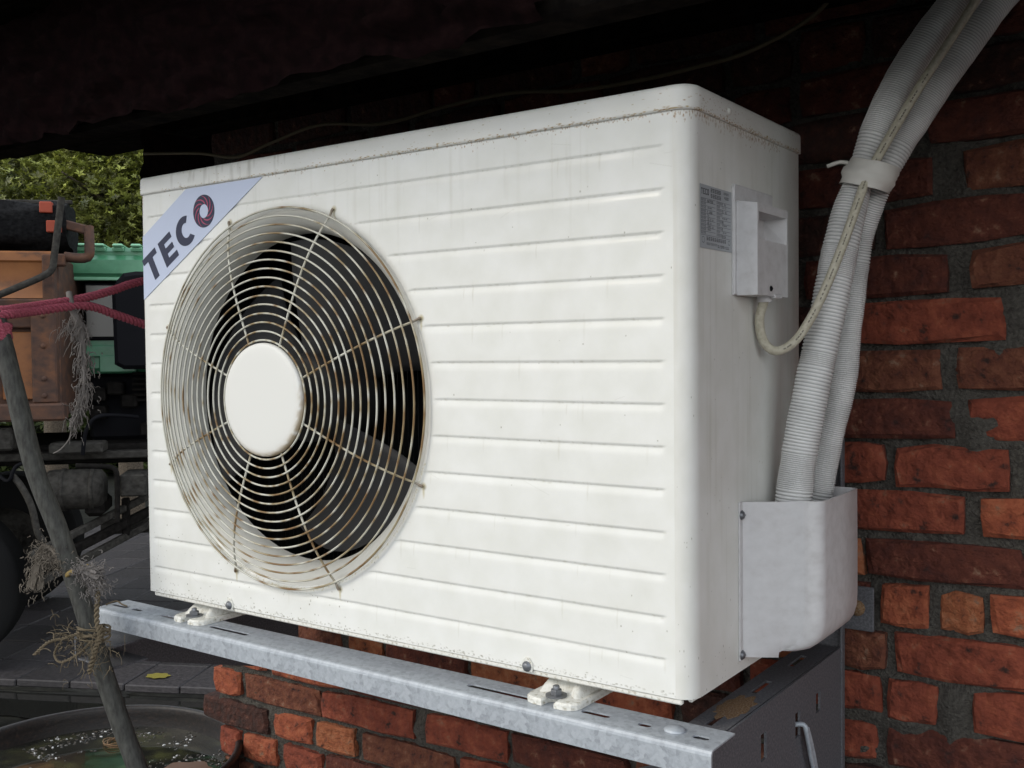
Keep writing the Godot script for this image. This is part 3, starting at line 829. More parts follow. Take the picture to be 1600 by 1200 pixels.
func make_terminal_box(root: Node3D) -> void:
	var X := UW
	var s := st()
	# back plate set flush in the side
	var t := Transform3D(Basis(Vector3(0, 0, -1), Vector3(0, 1, 0), Vector3(1, 0, 0)), Vector3(X, 0, 0))   # outline (u = -z, v = y), pulled along x
	var o := PackedVector2Array()
	for p in [Vector2(0.1005, 0.4150), Vector2(0.200, 0.4150), Vector2(0.212, 0.43), Vector2(0.212, 0.5345), Vector2(0.104, 0.5345), Vector2(0.1005, 0.530)]: o.append(p)
	prism(s, o, 0.0004, 0.0035, t, 0.0012)
	var b := obj("terminal_box", s, M.plastic_grey, root)
	# the cover: a box with a hand recess near its top
	s = st()
	var z0 := 0.1065; var z1 := 0.1965; var y0 := 0.4145; var y1 := 0.5125; var p := 0.027
	var f := func(u: float, y: float, x: float): return Vector3(X + x, y, -u)
	# frame of the front face around the recess
	var ry0 := 0.4740; var ry1 := 0.5035; var ru0 := 0.1105; var ru1 := 0.1930
	for e in [[z0, z1, y0, ry0], [z0, z1, ry1, y1], [z0, ru0, ry0, ry1], [ru1, z1, ry0, ry1]]:
		quad(s, f.call(e[0], e[2], p), f.call(e[0], e[3], p), f.call(e[1], e[3], p), f.call(e[1], e[2], p))
	# sides
	quad(s, f.call(z0, y0, 0.0036), f.call(z0, y1 + 0.004, 0.0036), f.call(z0, y1, p), f.call(z0, y0, p))
	quad(s, f.call(z1, y0, 0.0036), f.call(z1, y0, p), f.call(z1, y1, p), f.call(z1, y1 + 0.004, 0.0036))
	quad(s, f.call(z0, y1 + 0.004, 0.0036), f.call(z1, y1 + 0.004, 0.0036), f.call(z1, y1, p), f.call(z0, y1, p))
	quad(s, f.call(z0, y0, 0.0036), f.call(z0, y0, p), f.call(z1, y0, p), f.call(z1, y0, 0.0036))
	# recess, slanting to the back
	var d := 0.0012
	quad(s, f.call(ru0, ry0, p), f.call(ru1, ry0, p), f.call(ru1 - 0.006, ry0 + 0.006, d), f.call(ru0 + 0.002, ry0 + 0.006, d))
	quad(s, f.call(ru0, ry1, p), f.call(ru0 + 0.002, ry1 - 0.001, d), f.call(ru1 - 0.009, ry1 - 0.001, d), f.call(ru1, ry1, p))
	quad(s, f.call(ru0, ry0, p), f.call(ru0 + 0.002, ry0 + 0.006, d), f.call(ru0 + 0.002, ry1 - 0.001, d), f.call(ru0, ry1, p))
	quad(s, f.call(ru1, ry0, p), f.call(ru1, ry1, p), f.call(ru1 - 0.009, ry1 - 0.001, d), f.call(ru1 - 0.006, ry0 + 0.006, d))
	quad(s, f.call(ru0 + 0.002, ry0 + 0.006, d), f.call(ru1 - 0.006, ry0 + 0.006, d), f.call(ru1 - 0.009, ry1 - 0.001, d), f.call(ru0 + 0.002, ry1 - 0.001, d))
	obj("cover", s, M.plastic_grey, b)
	s = st()
	tube(s, PackedVector3Array([Vector3(X + 0.014, 0.4150, -0.159), Vector3(X + 0.014, 0.4085, -0.159)]), 0.0085, 14)
	box(s, Vector3(X + 0.0255, 0.4145, -0.165), Vector3(0.006, 0.005, 0.022), 0.001)
	obj("cable_gland", s, M.plastic_grey, b)
	screw(Vector3(X + 0.0271, 0.4225, -0.1440), Vector3.RIGHT, 0.0026, "screw", b, M.black)

func make_pipe_cover(root: Node3D) -> void:
	var s := st()
	# a pocket: plan outline swept from top to bottom, drawn in as it curves under
	var rows := []
	var yt := 0.1880
	for e in [[yt, 0.0], [yt - 0.0015, 0.0004], [0.12, 0.0], [0.062, 0.0], [0.048, 0.0008], [0.036, 0.004], [0.027, 0.0095], [0.021, 0.017], [0.0175, 0.026], [0.016, 0.038], [0.0155, 0.062]]:
		var k: float = e[1]
		var row := PackedVector3Array()
		var x1: float = 0.977 - k * 1.05
		row.append(Vector3(UW + 0.0005, e[0], -0.1225))
		row.append(Vector3(UW + 0.010, e[0], -0.1290))
		row.append(Vector3(UW + 0.035, e[0], -0.1440))
		var cx := x1 - 0.016
		for i in 9:
			var a := PI / 2 * (1.0 - i / 8.0) + 0.35 * (1.0 - i / 8.0)
			row.append(Vector3(maxf(cx + cos(a) * 0.016, UW + 0.001), e[0], -0.1820 + sin(a) * 0.016 - 0.0))
		row.append(Vector3(maxf(x1, UW + 0.001), e[0], -0.24))
		row.append(Vector3(maxf(x1 - 0.001, UW + 0.001), e[0], -0.298))
		row.append(Vector3(maxf(x1 - 0.006, UW + 0.001), e[0], -0.303))
		row.append(Vector3(UW + 0.0005, e[0], -0.304))
		rows.append(row)
	grid(s, rows, false, true)
	# inner skin, 2.2 mm in, so that the wall has thickness
	var inner := []
	for i in 4:
		var row := PackedVector3Array()
		for v in rows[i]: row.append(Vector3(maxf(v.x - 0.0026, UW + 0.0006), v.y, clampf(v.z, -0.3015, -0.1250) if v.x < 0.905 else v.z - 0.0018 * signf(v.z + 0.24)))
		inner.append(row)
	grid(s, [rows[0], inner[0]], false, false)
	grid(s, inner, false, true)
	var b := obj("pipe_cover", s, M.plastic_grey, root)
	s = st()
	box(s, Vector3(UW + 0.0012, 0.1005, -0.1195), Vector3(0.0022, 0.176, 0.0085), 0.0006)
	obj("flange", s, M.plastic_grey, b)
	screw(Vector3(UW + 0.0024, 0.174, -0.1200), Vector3.RIGHT, 0.0044, "screw", b)
	screw(Vector3(UW + 0.0024, 0.019, -0.1200), Vector3.RIGHT, 0.0044, "screw", b)

# ---------------------------------------------------------------- bracket
func make_bracket() -> void:
	var root := thing("wall_bracket", "galvanised steel rail bracket with slotted arms bolted to the brick wall", "bracket")
	var c := CSGCombiner3D.new()
	adopt(c, "front_rail", root)
	var poly := CSGPolygon3D.new()
	var o := PackedVector2Array()
	# profile in (z, y): back lip, top flange, rounded bend, front flange
	var pts := [Vector2(-0.020, -0.0300), Vector2(0.0330, -0.0300), Vector2(0.0355, -0.0308), Vector2(0.0372, -0.0328), Vector2(0.0378, -0.0355), Vector2(0.0378, -0.0575), Vector2(0.0350, -0.0575), Vector2(0.0350, -0.0365), Vector2(0.0340, -0.0340), Vector2(0.0320, -0.0318), Vector2(-0.020, -0.0318)]
	for p in pts: o.append(p)
	o.reverse()
	poly.polygon = o
	poly.depth = 1.022
	# polygon x -> world z, extrude along +x (depth runs along local -z)
	poly.transform = Transform3D(Basis(Vector3(0, 0, 1), Vector3(0, 1, 0), Vector3(-1, 0, 0)), Vector3(-0.0845, 0, 0))
	c.add_child(poly)
	poly.name = "profile"
	var slots := [[-0.079, -0.039], [-0.0285, -0.004], [0.043, 0.082], [0.157, 0.238], [0.6202, 0.712], [0.775, 0.8107], [0.8437, 0.8589], [0.9050, 0.9233]]
	for e in slots:
		var w: float = e[1] - e[0]
		var b := CSGBox3D.new()
		b.size = Vector3(w - 0.010, 0.02, 0.0098); b.position = Vector3((e[0] + e[1]) / 2, -0.031, 0.0095)
		b.operation = CSGShape3D.OPERATION_SUBTRACTION
		c.add_child(b); b.name = numbered("slot", c)
		for q in [e[0] + 0.005, e[1] - 0.005]:
			var y := CSGCylinder3D.new()
			y.radius = 0.005; y.height = 0.021; y.sides = 14; y.position = Vector3(q, -0.031, 0.0095)
			y.operation = CSGShape3D.OPERATION_SUBTRACTION
			c.add_child(y); y.name = numbered("slot_end", c)
	c.material_override = M.galv
	hex_washer(root)
	for side in [0, 1]:
		var x: float = 0.925 if side else -0.092
		var inw: float = -1.0 if side else 1.0
		var zf: float = 0.032 if side else 0.066
		var yt: float = -0.0334 if side else -0.0705
		var a := CSGCombiner3D.new()
		adopt(a, "arm", root)
		var p := CSGPolygon3D.new()
		var q := PackedVector2Array()
		var deep: float = 0.24 if side else 0.165
		for v in [Vector2(-zf, yt), Vector2(0.385, yt), Vector2(0.385, yt - deep), Vector2(-zf + 0.01, yt - (0.085 if side else 0.035)), Vector2(-zf, yt - (0.078 if side else 0.033))]: q.append(v)
		q.reverse()
		p.polygon = q
		p.depth = 0.003
		p.transform = Transform3D(Basis(Vector3(0, 0, -1), Vector3(0, 1, 0), Vector3(1, 0, 0)), Vector3(x + (0.003 if side else 0.0), 0, 0))
		a.add_child(p); p.name = "web"
		for e in [[0.298, -0.080, 0.024], [0.226, -0.086, 0.030], [0.12, -0.078, 0.03]]:
			if not side: continue
			var b := CSGBox3D.new()
			b.size = Vector3(0.03, e[2], 0.016); b.position = Vector3(x, e[1], -e[0])
			b.operation = CSGShape3D.OPERATION_SUBTRACTION
			a.add_child(b); b.name = numbered("slot", a)
		var fl := CSGBox3D.new()
		fl.size = Vector3(0.042, 0.003, 0.385 + zf); fl.position = Vector3(x + inw * 0.0225, yt - 0.0016, (zf - 0.385) / 2)
		a.add_child(fl); fl.name = "top_flange"
		if not side:
			var bf := CSGBox3D.new()
			bf.size = Vector3(0.090, 0.003, 0.06); bf.position = Vector3(x + 0.047, yt - 0.0335, zf - 0.032)
			a.add_child(bf); bf.name = "bottom_flange"
			fl.size.x = 0.09; fl.position.x = x + 0.047
		for e in [[-0.30, 0.05], [-0.18, 0.05], [-0.055, 0.04]]:
			var b := CSGBox3D.new()
			b.size = Vector3(0.008, 0.02, e[1]); b.position = Vector3(x + inw * 0.024, yt - 0.002, e[0])
			b.operation = CSGShape3D.OPERATION_SUBTRACTION
			a.add_child(b); b.name = numbered("flange_slot", a)
		a.material_override = M.galv_dull
		# upright against the wall
		if not side: continue
		var s := st()
		box(s, Vector3(x + inw * 0.014, -0.06, -0.398), Vector3(0.034, 0.60, 0.0035), 0.0008)
		box(s, Vector3(x - inw * 0.003, -0.06, -0.392), Vector3(0.0034, 0.60, 0.012), 0.0008)
		obj("upright", s, M.galv_dull, root)
	# flat cross bar behind, with its end showing past the arm
	var s := st()
	box(s, Vector3(0.4425, 0.0165, -0.4065), Vector3(1.044, 0.058, 0.0045), 0.001)
	obj("cross_bar", s, M.galv_dull, root)
	screw(Vector3(0.9435, 0.017, -0.404), Vector3.BACK, 0.0085, "wall_bolt", root, M.rusty)
	# rusted stretch of the right top flange
	s = st()
	var patch := PackedVector2Array()
	for i in 26:
		var a2 := TAU * i / 26.0
		patch.append(Vector2(0.9035 + cos(a2) * 0.0165 * (1.0 + 0.15 * sin(i * 2.7)), -0.100 + sin(a2) * 0.040 * (1.0 + 0.22 * sin(i * 1.9))))
	prism(s, patch, -0.0334, -0.0328, Transform3D(Basis(Vector3(1, 0, 0), Vector3(0, 0, 1), Vector3(0, 1, 0)), Vector3.ZERO))
	obj("rust_scale", s, M.rusty, root)
	# brace below the rail and hook through the arm's slot
	s = st()
	box(s, Vector3(0.852, -0.085, -0.010), Vector3(0.020, 0.006, 0.09), 0.001, Basis(Vector3.UP, -0.5))
	box(s, Vector3(0.880, -0.087, -0.010), Vector3(0.016, 0.006, 0.09), 0.001, Basis(Vector3.UP, -0.5))
	obj("brace", s, M.galv, root)
	s = st()
	var hook := curve([Vector3(0.920, -0.088, -0.226), Vector3(0.934, -0.086, -0.229), Vector3(0.937, -0.098, -0.232), Vector3(0.937, -0.130, -0.246), Vector3(0.936, -0.156, -0.262), Vector3(0.930, -0.160, -0.266)], 0.004)
	tube(s, hook, 0.0030, 8)
	hook = curve([Vector3(0.936, -0.092, -0.236), Vector3(0.9365, -0.12, -0.251), Vector3(0.935, -0.158, -0.272)], 0.004)
	tube(s, hook, 0.0028, 8)
	obj("hook", s, M.galv, root)

func hex_washer(root: Node3D) -> void:
	var s := st()
	lathe(s, [Vector2(0.011, 0), Vector2(0.011, 0.0015), Vector2(0.009, 0.0030), Vector2(0.004, 0.0044), Vector2(0, 0.0046)], Vector3(0.884, -0.0298, 0.007), Vector3.RIGHT, Vector3.BACK, Vector3.UP, 24)
	obj("rail_bolt", s, M.galv, root)

# ---------------------------------------------------------------- brick wall
func brick_mesh(w: float, h: float, sd: int) -> ArrayMesh:
	var r := RandomNumberGenerator.new(); r.seed = sd
	var s := st()
	s.set_smooth_group(-1)
	var hw := w / 2; var hh := h / 2
	var e := 0.0045
	var outer := PackedVector3Array(); var face := PackedVector3Array(); var back := PackedVector3Array()
	var outline := []
	for k in 3: outline.append(Vector2(lerpf(-hw, hw, k / 3.0), -hh))
	outline.append(Vector2(hw, -hh)); outline.append(Vector2(hw, 0.0))
	for k in 3: outline.append(Vector2(lerpf(hw, -hw, k / 3.0), hh))
	outline.append(Vector2(-hw, hh)); outline.append(Vector2(-hw, 0.0))
	for k in outline.size():
		var p: Vector2 = outline[k]
		var corner := absf(absf(p.x) - hw) < 0.001 and absf(absf(p.y) - hh) < 0.001
		var j := Vector2(r.randf_range(-0.003, 0.001), r.randf_range(-0.0028, 0.0012))
		var q := Vector2(p.x + signf(p.x) * j.x, p.y + signf(p.y) * j.y)
		if corner: q -= Vector2(signf(p.x), signf(p.y)) * r.randf_range(0.0005, 0.0045)
		outer.append(Vector3(q.x, q.y, -e * r.randf_range(0.6, 1.5)))
		var m := q - Vector2(signf(q.x) * e * r.randf_range(0.7, 2.0) if absf(p.x) > hw - 0.001 else 0.0, signf(q.y) * e * r.randf_range(0.6, 1.5) if absf(p.y) > hh - 0.001 else 0.0)
		face.append(Vector3(m.x, m.y, r.randf_range(-0.0014, 0.0014)))
		back.append(Vector3(q.x, q.y, -0.06))
	grid(s, [back, outer, face], true, false)
	var c := Vector3(r.randf_range(-0.01, 0.01), 0, r.randf_range(-0.0005, 0.002))
	for k in face.size(): tri(s, c, face[(k + 1) % face.size()], face[k])
	s.generate_normals()
	return s.commit()

func course_y(k: int, x: float) -> float: return 0.0225 + 0.0612 * k + 0.025 * (x - 1.03)

func make_wall() -> void:
	var root := thing("brick_wall", "rough red brick wall with thick grey mortar behind the air conditioner", "wall")
	# mortar: a displaced sheet with real relief, closed by a core behind it
	var n := FastNoiseLite.new(); n.seed = 9; n.frequency = 22.0; n.fractal_octaves = 4
	var n2 := FastNoiseLite.new(); n2.seed = 10; n2.frequency = 5.0
	var lumps := [[1.098, 0.245, 0.040, 0.024, 0.011], [1.068, 0.268, 0.05, 0.016, 0.009], [1.058, -0.103, 0.022, 0.026, 0.012], [1.005, -0.137, 0.03, 0.016, 0.007], [1.128, 0.402, 0.012, 0.03, 0.010], [1.062, 0.46, 0.012, 0.026, 0.006], [0.983, -0.128, 0.018, 0.022, 0.008], [1.135, 0.215, 0.012, 0.03, 0.010], [0.945, -0.018, 0.02, 0.012, 0.006], [0.172, -0.315, 0.015, 0.03, 0.006], [-0.24, -0.44, 0.03, 0.03, 0.006], [-0.395, -0.35, 0.03, 0.02, 0.010]]
	var s := st()
	var rows := []
	var x0 := -0.372; var x1 := 1.62; var y0 := -0.62; var y1 := 0.86
	var nx := 250; var ny := 185
	for j in ny + 1:
		var row := PackedVector3Array()
		for i in nx + 1:
			var x := lerpf(x0, x1, float(i) / nx); var y := lerpf(y0, y1, float(j) / ny)
			var z := WALL - 0.0105 + n.get_noise_2d(x, y) * 0.0115 + n2.get_noise_2d(x, y) * 0.006
			for q in lumps: z += q[4] * exp(-pow((x - q[0]) / q[2], 2) - pow((y - q[1]) / q[3], 2))
			row.append(Vector3(x, y, z))
		rows.append(row)
	grid(s, rows, false, true)
	obj("mortar", s, M.mortar, root)
	s = st()
	box(s, Vector3((x0 + 3.4) / 2, (FLOOR + 0.9) / 2, WALL - 0.12), Vector3(3.4 - x0 - 0.004, 0.9 - FLOOR, 0.19))
	obj("core", s, M.mortar, root)
	var str_m := []; var head_m := []
	for k in 9: str_m.append(brick_mesh(0.19, 0.0535, 100 + k))
	for k in 7: head_m.append(brick_mesh(0.09, 0.0535, 200 + k))
	# joints seen in the photograph, course by course; the rest of each course is laid in a running bond
	var given := {
		10: [[0.828, 1.018], [1.026, 1.212]], 9: [[0.858, 1.034], [1.066, 1.252]], 8: [[0.778, 0.962], [0.971, 1.155]],
		7: [[0.866, 1.053], [1.075, 1.262]], 6: [[0.928, 1.117], [1.140, 1.320]], 5: [[0.856, 1.043], [1.059, 1.244]],
		4: [[0.868, 1.059], [1.073, 1.258]], 3: [[0.880, 0.976], [0.986, 1.123], [1.140, 1.32]], 2: [[0.884, 1.073], [1.087, 1.275]],
		1: [[0.755, 0.947], [0.949, 1.140]], 0: [[0.870, 0.958], [0.967, 1.029], [1.040, 1.093], [1.100, 1.290]],
		-1: [[0.886, 0.976], [0.985, 1.172]], -2: [[0.786, 0.970], [0.976, 1.040], [1.078, 1.265]], -3: [[0.875, 0.967], [0.975, 1.165]],
		-4: [[-0.375, -0.312], [-0.302, -0.226], [-0.217, -0.010], [0.0, 0.19]], -5: [[-0.391, -0.305], [-0.296, -0.078], [-0.072, 0.160], [0.186, 0.366], [0.373, 0.590], [0.600, 0.79]],
		-6: [[-0.428, -0.224], [-0.216, -0.101], [-0.093, 0.012], [0.034, 0.254], [0.262, 0.45], [0.46, 0.65]], -7: [[-0.372, -0.310], [-0.302, -0.200], [-0.182, -0.070], [-0.064, 0.12], [0.13, 0.31]],
		-8: [[-0.36, -0.27], [-0.262, -0.08], [-0.07, 0.11]]}
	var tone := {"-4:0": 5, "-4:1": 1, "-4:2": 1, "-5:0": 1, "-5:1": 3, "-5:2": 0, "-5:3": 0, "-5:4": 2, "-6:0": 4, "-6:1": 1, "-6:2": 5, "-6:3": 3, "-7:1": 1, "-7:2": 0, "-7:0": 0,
		"0:1": 1, "0:2": 5, "0:3": 1, "-1:0": 3, "-1:1": 0, "-2:0": 0, "-2:1": 0, "-2:2": 0, "-3:0": 0, "-3:1": 2, "1:1": 2, "2:0": 0, "2:1": 1, "3:0": 0, "3:1": 0, "3:2": 3, "4:0": 2, "4:1": 0, "5:0": 3, "5:1": 3, "6:0": 0, "7:0": 2, "7:1": 3, "8:1": 2, "8:0": 4, "9:0": 2, "9:1": 3, "10:0": 4, "10:1": 2}  # brick colours, some upper ones darkened as shade under the roof
	var rest := st()
	var count := 0
	rng.seed = 77
	for k in range(-19, 14):
		var list: Array = given.get(k, []).duplicate()
		var named := list.size()
		var right: float = list[named - 1][1] + 0.01 if named else rng.randf_range(0.7, 0.9)
		var left: float = list[0][0] - 0.01 if named else right - 0.01
		while right < 3.35:
			var w: float = 0.185 if rng.randf() < 0.75 else 0.088
			list.append([right, right + w]); right += w + rng.randf_range(0.006, 0.014)
		while left > -0.30:
			var w: float = 0.185 if rng.randf() < 0.75 else 0.088
			if left - w < -0.40: w = left + 0.385
			if w > 0.04: list.append([left - w, left])
			left -= w + rng.randf_range(0.006, 0.014)
		for i in list.size():
			var a: float = list[i][0]; var b: float = list[i][1]
			var w := b - a
			var x := (a + b) / 2
			var y := course_y(k, minf(x, 1.7))
			if y > 0.87 or y < FLOOR: continue
			var pick: int = [0, 0, 1, 2, 2, 3, 4, 5][rng.randi() % 8]
			if k > 9: pick = [2, 4, 2, 4, 4, 3, 4, 2][rng.randi() % 8]  # top courses coloured darker to stand for the shade under the roof
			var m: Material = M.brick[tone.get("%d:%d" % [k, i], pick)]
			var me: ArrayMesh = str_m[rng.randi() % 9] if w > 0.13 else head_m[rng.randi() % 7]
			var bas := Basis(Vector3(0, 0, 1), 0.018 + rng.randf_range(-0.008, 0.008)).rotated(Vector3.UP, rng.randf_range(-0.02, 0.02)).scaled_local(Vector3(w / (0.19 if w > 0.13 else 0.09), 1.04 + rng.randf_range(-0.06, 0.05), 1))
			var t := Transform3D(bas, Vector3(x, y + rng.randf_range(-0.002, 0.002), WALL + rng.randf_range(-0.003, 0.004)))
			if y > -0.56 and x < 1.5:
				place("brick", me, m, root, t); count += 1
			else:
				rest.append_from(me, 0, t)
	var lo := MeshInstance3D.new()
	lo.mesh = rest.commit(); lo.material_override = M.brick[0]
	adopt(lo, "lower_bricks", root)
	lo.set_meta("kind", "stuff")
	print("bricks ", count)

# ---------------------------------------------------------------- pipes and cables
func make_pipes() -> void:
	var a := [Vector3(0.932, 0.090, -0.207), Vector3(0.932, 0.146, -0.209), Vector3(0.930, 0.175, -0.207), Vector3(0.936, 0.242, -0.213), Vector3(0.945, 0.301, -0.220), Vector3(0.956, 0.367, -0.230), Vector3(0.966, 0.433, -0.239), Vector3(0.978, 0.499, -0.248), Vector3(0.990, 0.550, -0.258), Vector3(1.009, 0.609, -0.273), Vector3(1.039, 0.681, -0.295), Vector3(1.083, 0.754, -0.328), Vector3(1.113, 0.797, -0.350), Vector3(1.154, 0.855, -0.381)]
	var b := [Vector3(0.928, 0.090, -0.271), Vector3(0.928, 0.136, -0.273), Vector3(0.931, 0.167, -0.276), Vector3(0.943, 0.237, -0.281), Vector3(0.958, 0.314, -0.288), Vector3(0.965, 0.390, -0.290), Vector3(0.974, 0.466, -0.294), Vector3(0.986, 0.510, -0.291), Vector3(1.007, 0.553, -0.289), Vector3(1.033, 0.611, -0.304), Vector3(1.070, 0.676, -0.326), Vector3(1.117, 0.756, -0.363), Vector3(1.147, 0.800, -0.386), Vector3(1.189, 0.859, -0.417)]
	var spec := [[a, 0.0198, "white ribbed insulated pipe nearer the unit, rising left of its twin", 0.0043], [b, 0.0178, "white ribbed insulated pipe nearer the wall, bulging right below the tape band", 0.0043]]
	for e in spec:
		var pts := curve(e[0], e[3] / 4.0)
		var s := st()
		var r: float = e[1]
		var wob := FastNoiseLite.new(); wob.seed = int(r * 10000); wob.frequency = 0.012
		var grime := FastNoiseLite.new(); grime.seed = 4; grime.frequency = 14.0; grime.fractal_octaves = 3
		var ring_rows := []
		var crease := FastNoiseLite.new(); crease.seed = int(r * 9000); crease.frequency = 16.0; crease.fractal_octaves = 3
		var up := Vector3.UP
		for i in pts.size():
			var t := (pts[mini(i + 1, pts.size() - 1)] - pts[maxi(i - 1, 0)]).normalized()
			up = (up - t * up.dot(t)).normalized() if i else t.cross(Vector3.BACK).normalized()
			var pinch := 1.0 - 0.33 * exp(-pow(pts[i].distance_to(Vector3(1.0, 0.5535, -0.268)) / 0.034, 2.0))
			var ring := ring_of(pts[i], up, t.cross(up), r * pinch * (1.0 + 0.05 * wob.get_noise_1d(i)) + [-0.0010, 0.0005, 0.0010, 0.0005][i % 4], 24)
			for j in 24:
				var out2 := (ring[j] - pts[i]).normalized()
				ring[j] += out2 * crease.get_noise_3dv(ring[j] * Vector3(1, 0.5, 1)) * 0.0024
			ring_rows.append(ring)
		# furrows coloured darker, standing for the shade between the ribs
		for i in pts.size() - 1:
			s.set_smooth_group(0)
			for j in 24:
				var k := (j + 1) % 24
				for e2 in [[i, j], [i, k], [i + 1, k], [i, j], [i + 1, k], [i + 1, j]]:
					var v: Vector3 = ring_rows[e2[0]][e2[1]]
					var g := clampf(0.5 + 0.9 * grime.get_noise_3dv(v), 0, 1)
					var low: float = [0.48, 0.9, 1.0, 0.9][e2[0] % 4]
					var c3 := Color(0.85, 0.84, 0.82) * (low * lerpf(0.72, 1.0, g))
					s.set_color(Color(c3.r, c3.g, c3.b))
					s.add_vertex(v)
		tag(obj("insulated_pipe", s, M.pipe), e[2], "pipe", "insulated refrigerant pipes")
	var c := [Vector3(0.915, 0.412, -0.159), Vector3(0.909, 0.389, -0.159), Vector3(0.911, 0.366, -0.165), Vector3(0.922, 0.354, -0.173), Vector3(0.939, 0.363, -0.183), Vector3(0.955, 0.388, -0.191), Vector3(0.969, 0.424, -0.203), Vector3(0.985, 0.474, -0.216), Vector3(0.999, 0.524, -0.228), Vector3(1.007, 0.553, -0.238), Vector3(1.028, 0.599, -0.255), Vector3(1.055, 0.652, -0.272), Vector3(1.090, 0.716, -0.296), Vector3(1.119, 0.771, -0.316), Vector3(1.153, 0.828, -0.342)]
	var s := st()
	tube(s, curve(c, 0.006), 0.0052, 12)
	var cable := obj("power_cable", s, M.cable)
	tag(cable, "cream power cable looping from the terminal box up along the white pipes", "cable")
	# printing along the cable
	s = st()
	var line := curve(c, 0.003)
	for i in range(38, line.size() - 90, 2):
		if (i / 2) % 6 > 3: continue
		var out := (EYE - line[i]).normalized()
		var t := (line[i + 1] - line[i]).normalized()
		var side := t.cross(out).normalized()
		var bs := Basis(t, side, t.cross(side))
		box(s, line[i] - bs.z * 0.0 + t.cross(side) * -0.0051, Vector3(0.0028, 0.0014, 0.0006), 0.0, bs)
	obj("printing", s, M.print_grey, cable)
	# tape wound round the bundle
	s = st()
	var rows := []
	var c0 := Vector3(1.0000, 0.5535, -0.263); var up := Vector3(0.33, 0.87, -0.22).normalized()
	var side := Vector3(0.75, -0.28, -0.25).normalized(); side = (side - up * side.dot(up)).normalized()
	var dep := up.cross(side)
	for i in 9:
		var f := i / 8.0
		var row := PackedVector3Array()
		for j in 28:
			var an := TAU * j / 28
			var rr: float = 1.0 + 0.05 * absf(sin(f * PI * 2.0 + an * 0.5)) + 0.025 * sin(an * 5 + i) - 0.05 * cos(f * TAU) + 0.05 * noise.get_noise_2d(an * 0.4 + f * 0.7, f * 0.5)
			row.append(c0 + up * ((f - 0.5) * 0.031 + 0.007 * sin(an + 0.6)) + side * cos(an) * 0.0280 * rr + dep * sin(an) * 0.0325 * rr)
		rows.append(row)
	grid(s, rows, true, true)
	tube(s, curve([c0 - side * 0.024 + up * 0.006, c0 - side * 0.036 + up * 0.004, c0 - side * 0.048 - up * 0.006], 0.004), 0.0024, 6)
	tag(obj("pipe_tape", s, M.pipe_tape), "white tape band wound round both pipes and the cable", "tape")
	# loose wires on the wall above the unit
	s = st()
	tube(s, curve([Vector3(-0.46, 0.765, -0.33), Vector3(-0.288, 0.745, -0.33), Vector3(-0.177, 0.725, -0.33), Vector3(-0.088, 0.738, -0.33), Vector3(0.043, 0.754, -0.33), Vector3(0.192, 0.736, -0.33), Vector3(0.328, 0.745, -0.33), Vector3(0.452, 0.746, -0.33), Vector3(0.565, 0.732, -0.33), Vector3(0.669, 0.730, -0.33), Vector3(0.746, 0.735, -0.335), Vector3(0.827, 0.745, -0.34), Vector3(0.90, 0.79, -0.38), Vector3(0.94, 0.85, -0.40)], 0.01), 0.0030, 8)
	tag(obj("loose_wire", s, M.wire_dull), "thin slack wire hanging in the dark above the unit's lid", "wire")
	s = st()
	tube(s, curve([Vector3(0.853, 0.779, -0.40), Vector3(0.913, 0.782, -0.40), Vector3(0.993, 0.780, -0.40), Vector3(1.068, 0.782, -0.40), Vector3(1.3, 0.79, -0.40)], 0.01), 0.0020, 6)
	tag(obj("thin_cord", s, M.roof), "thin dark cord stretched along the wall just under the roof", "cord")

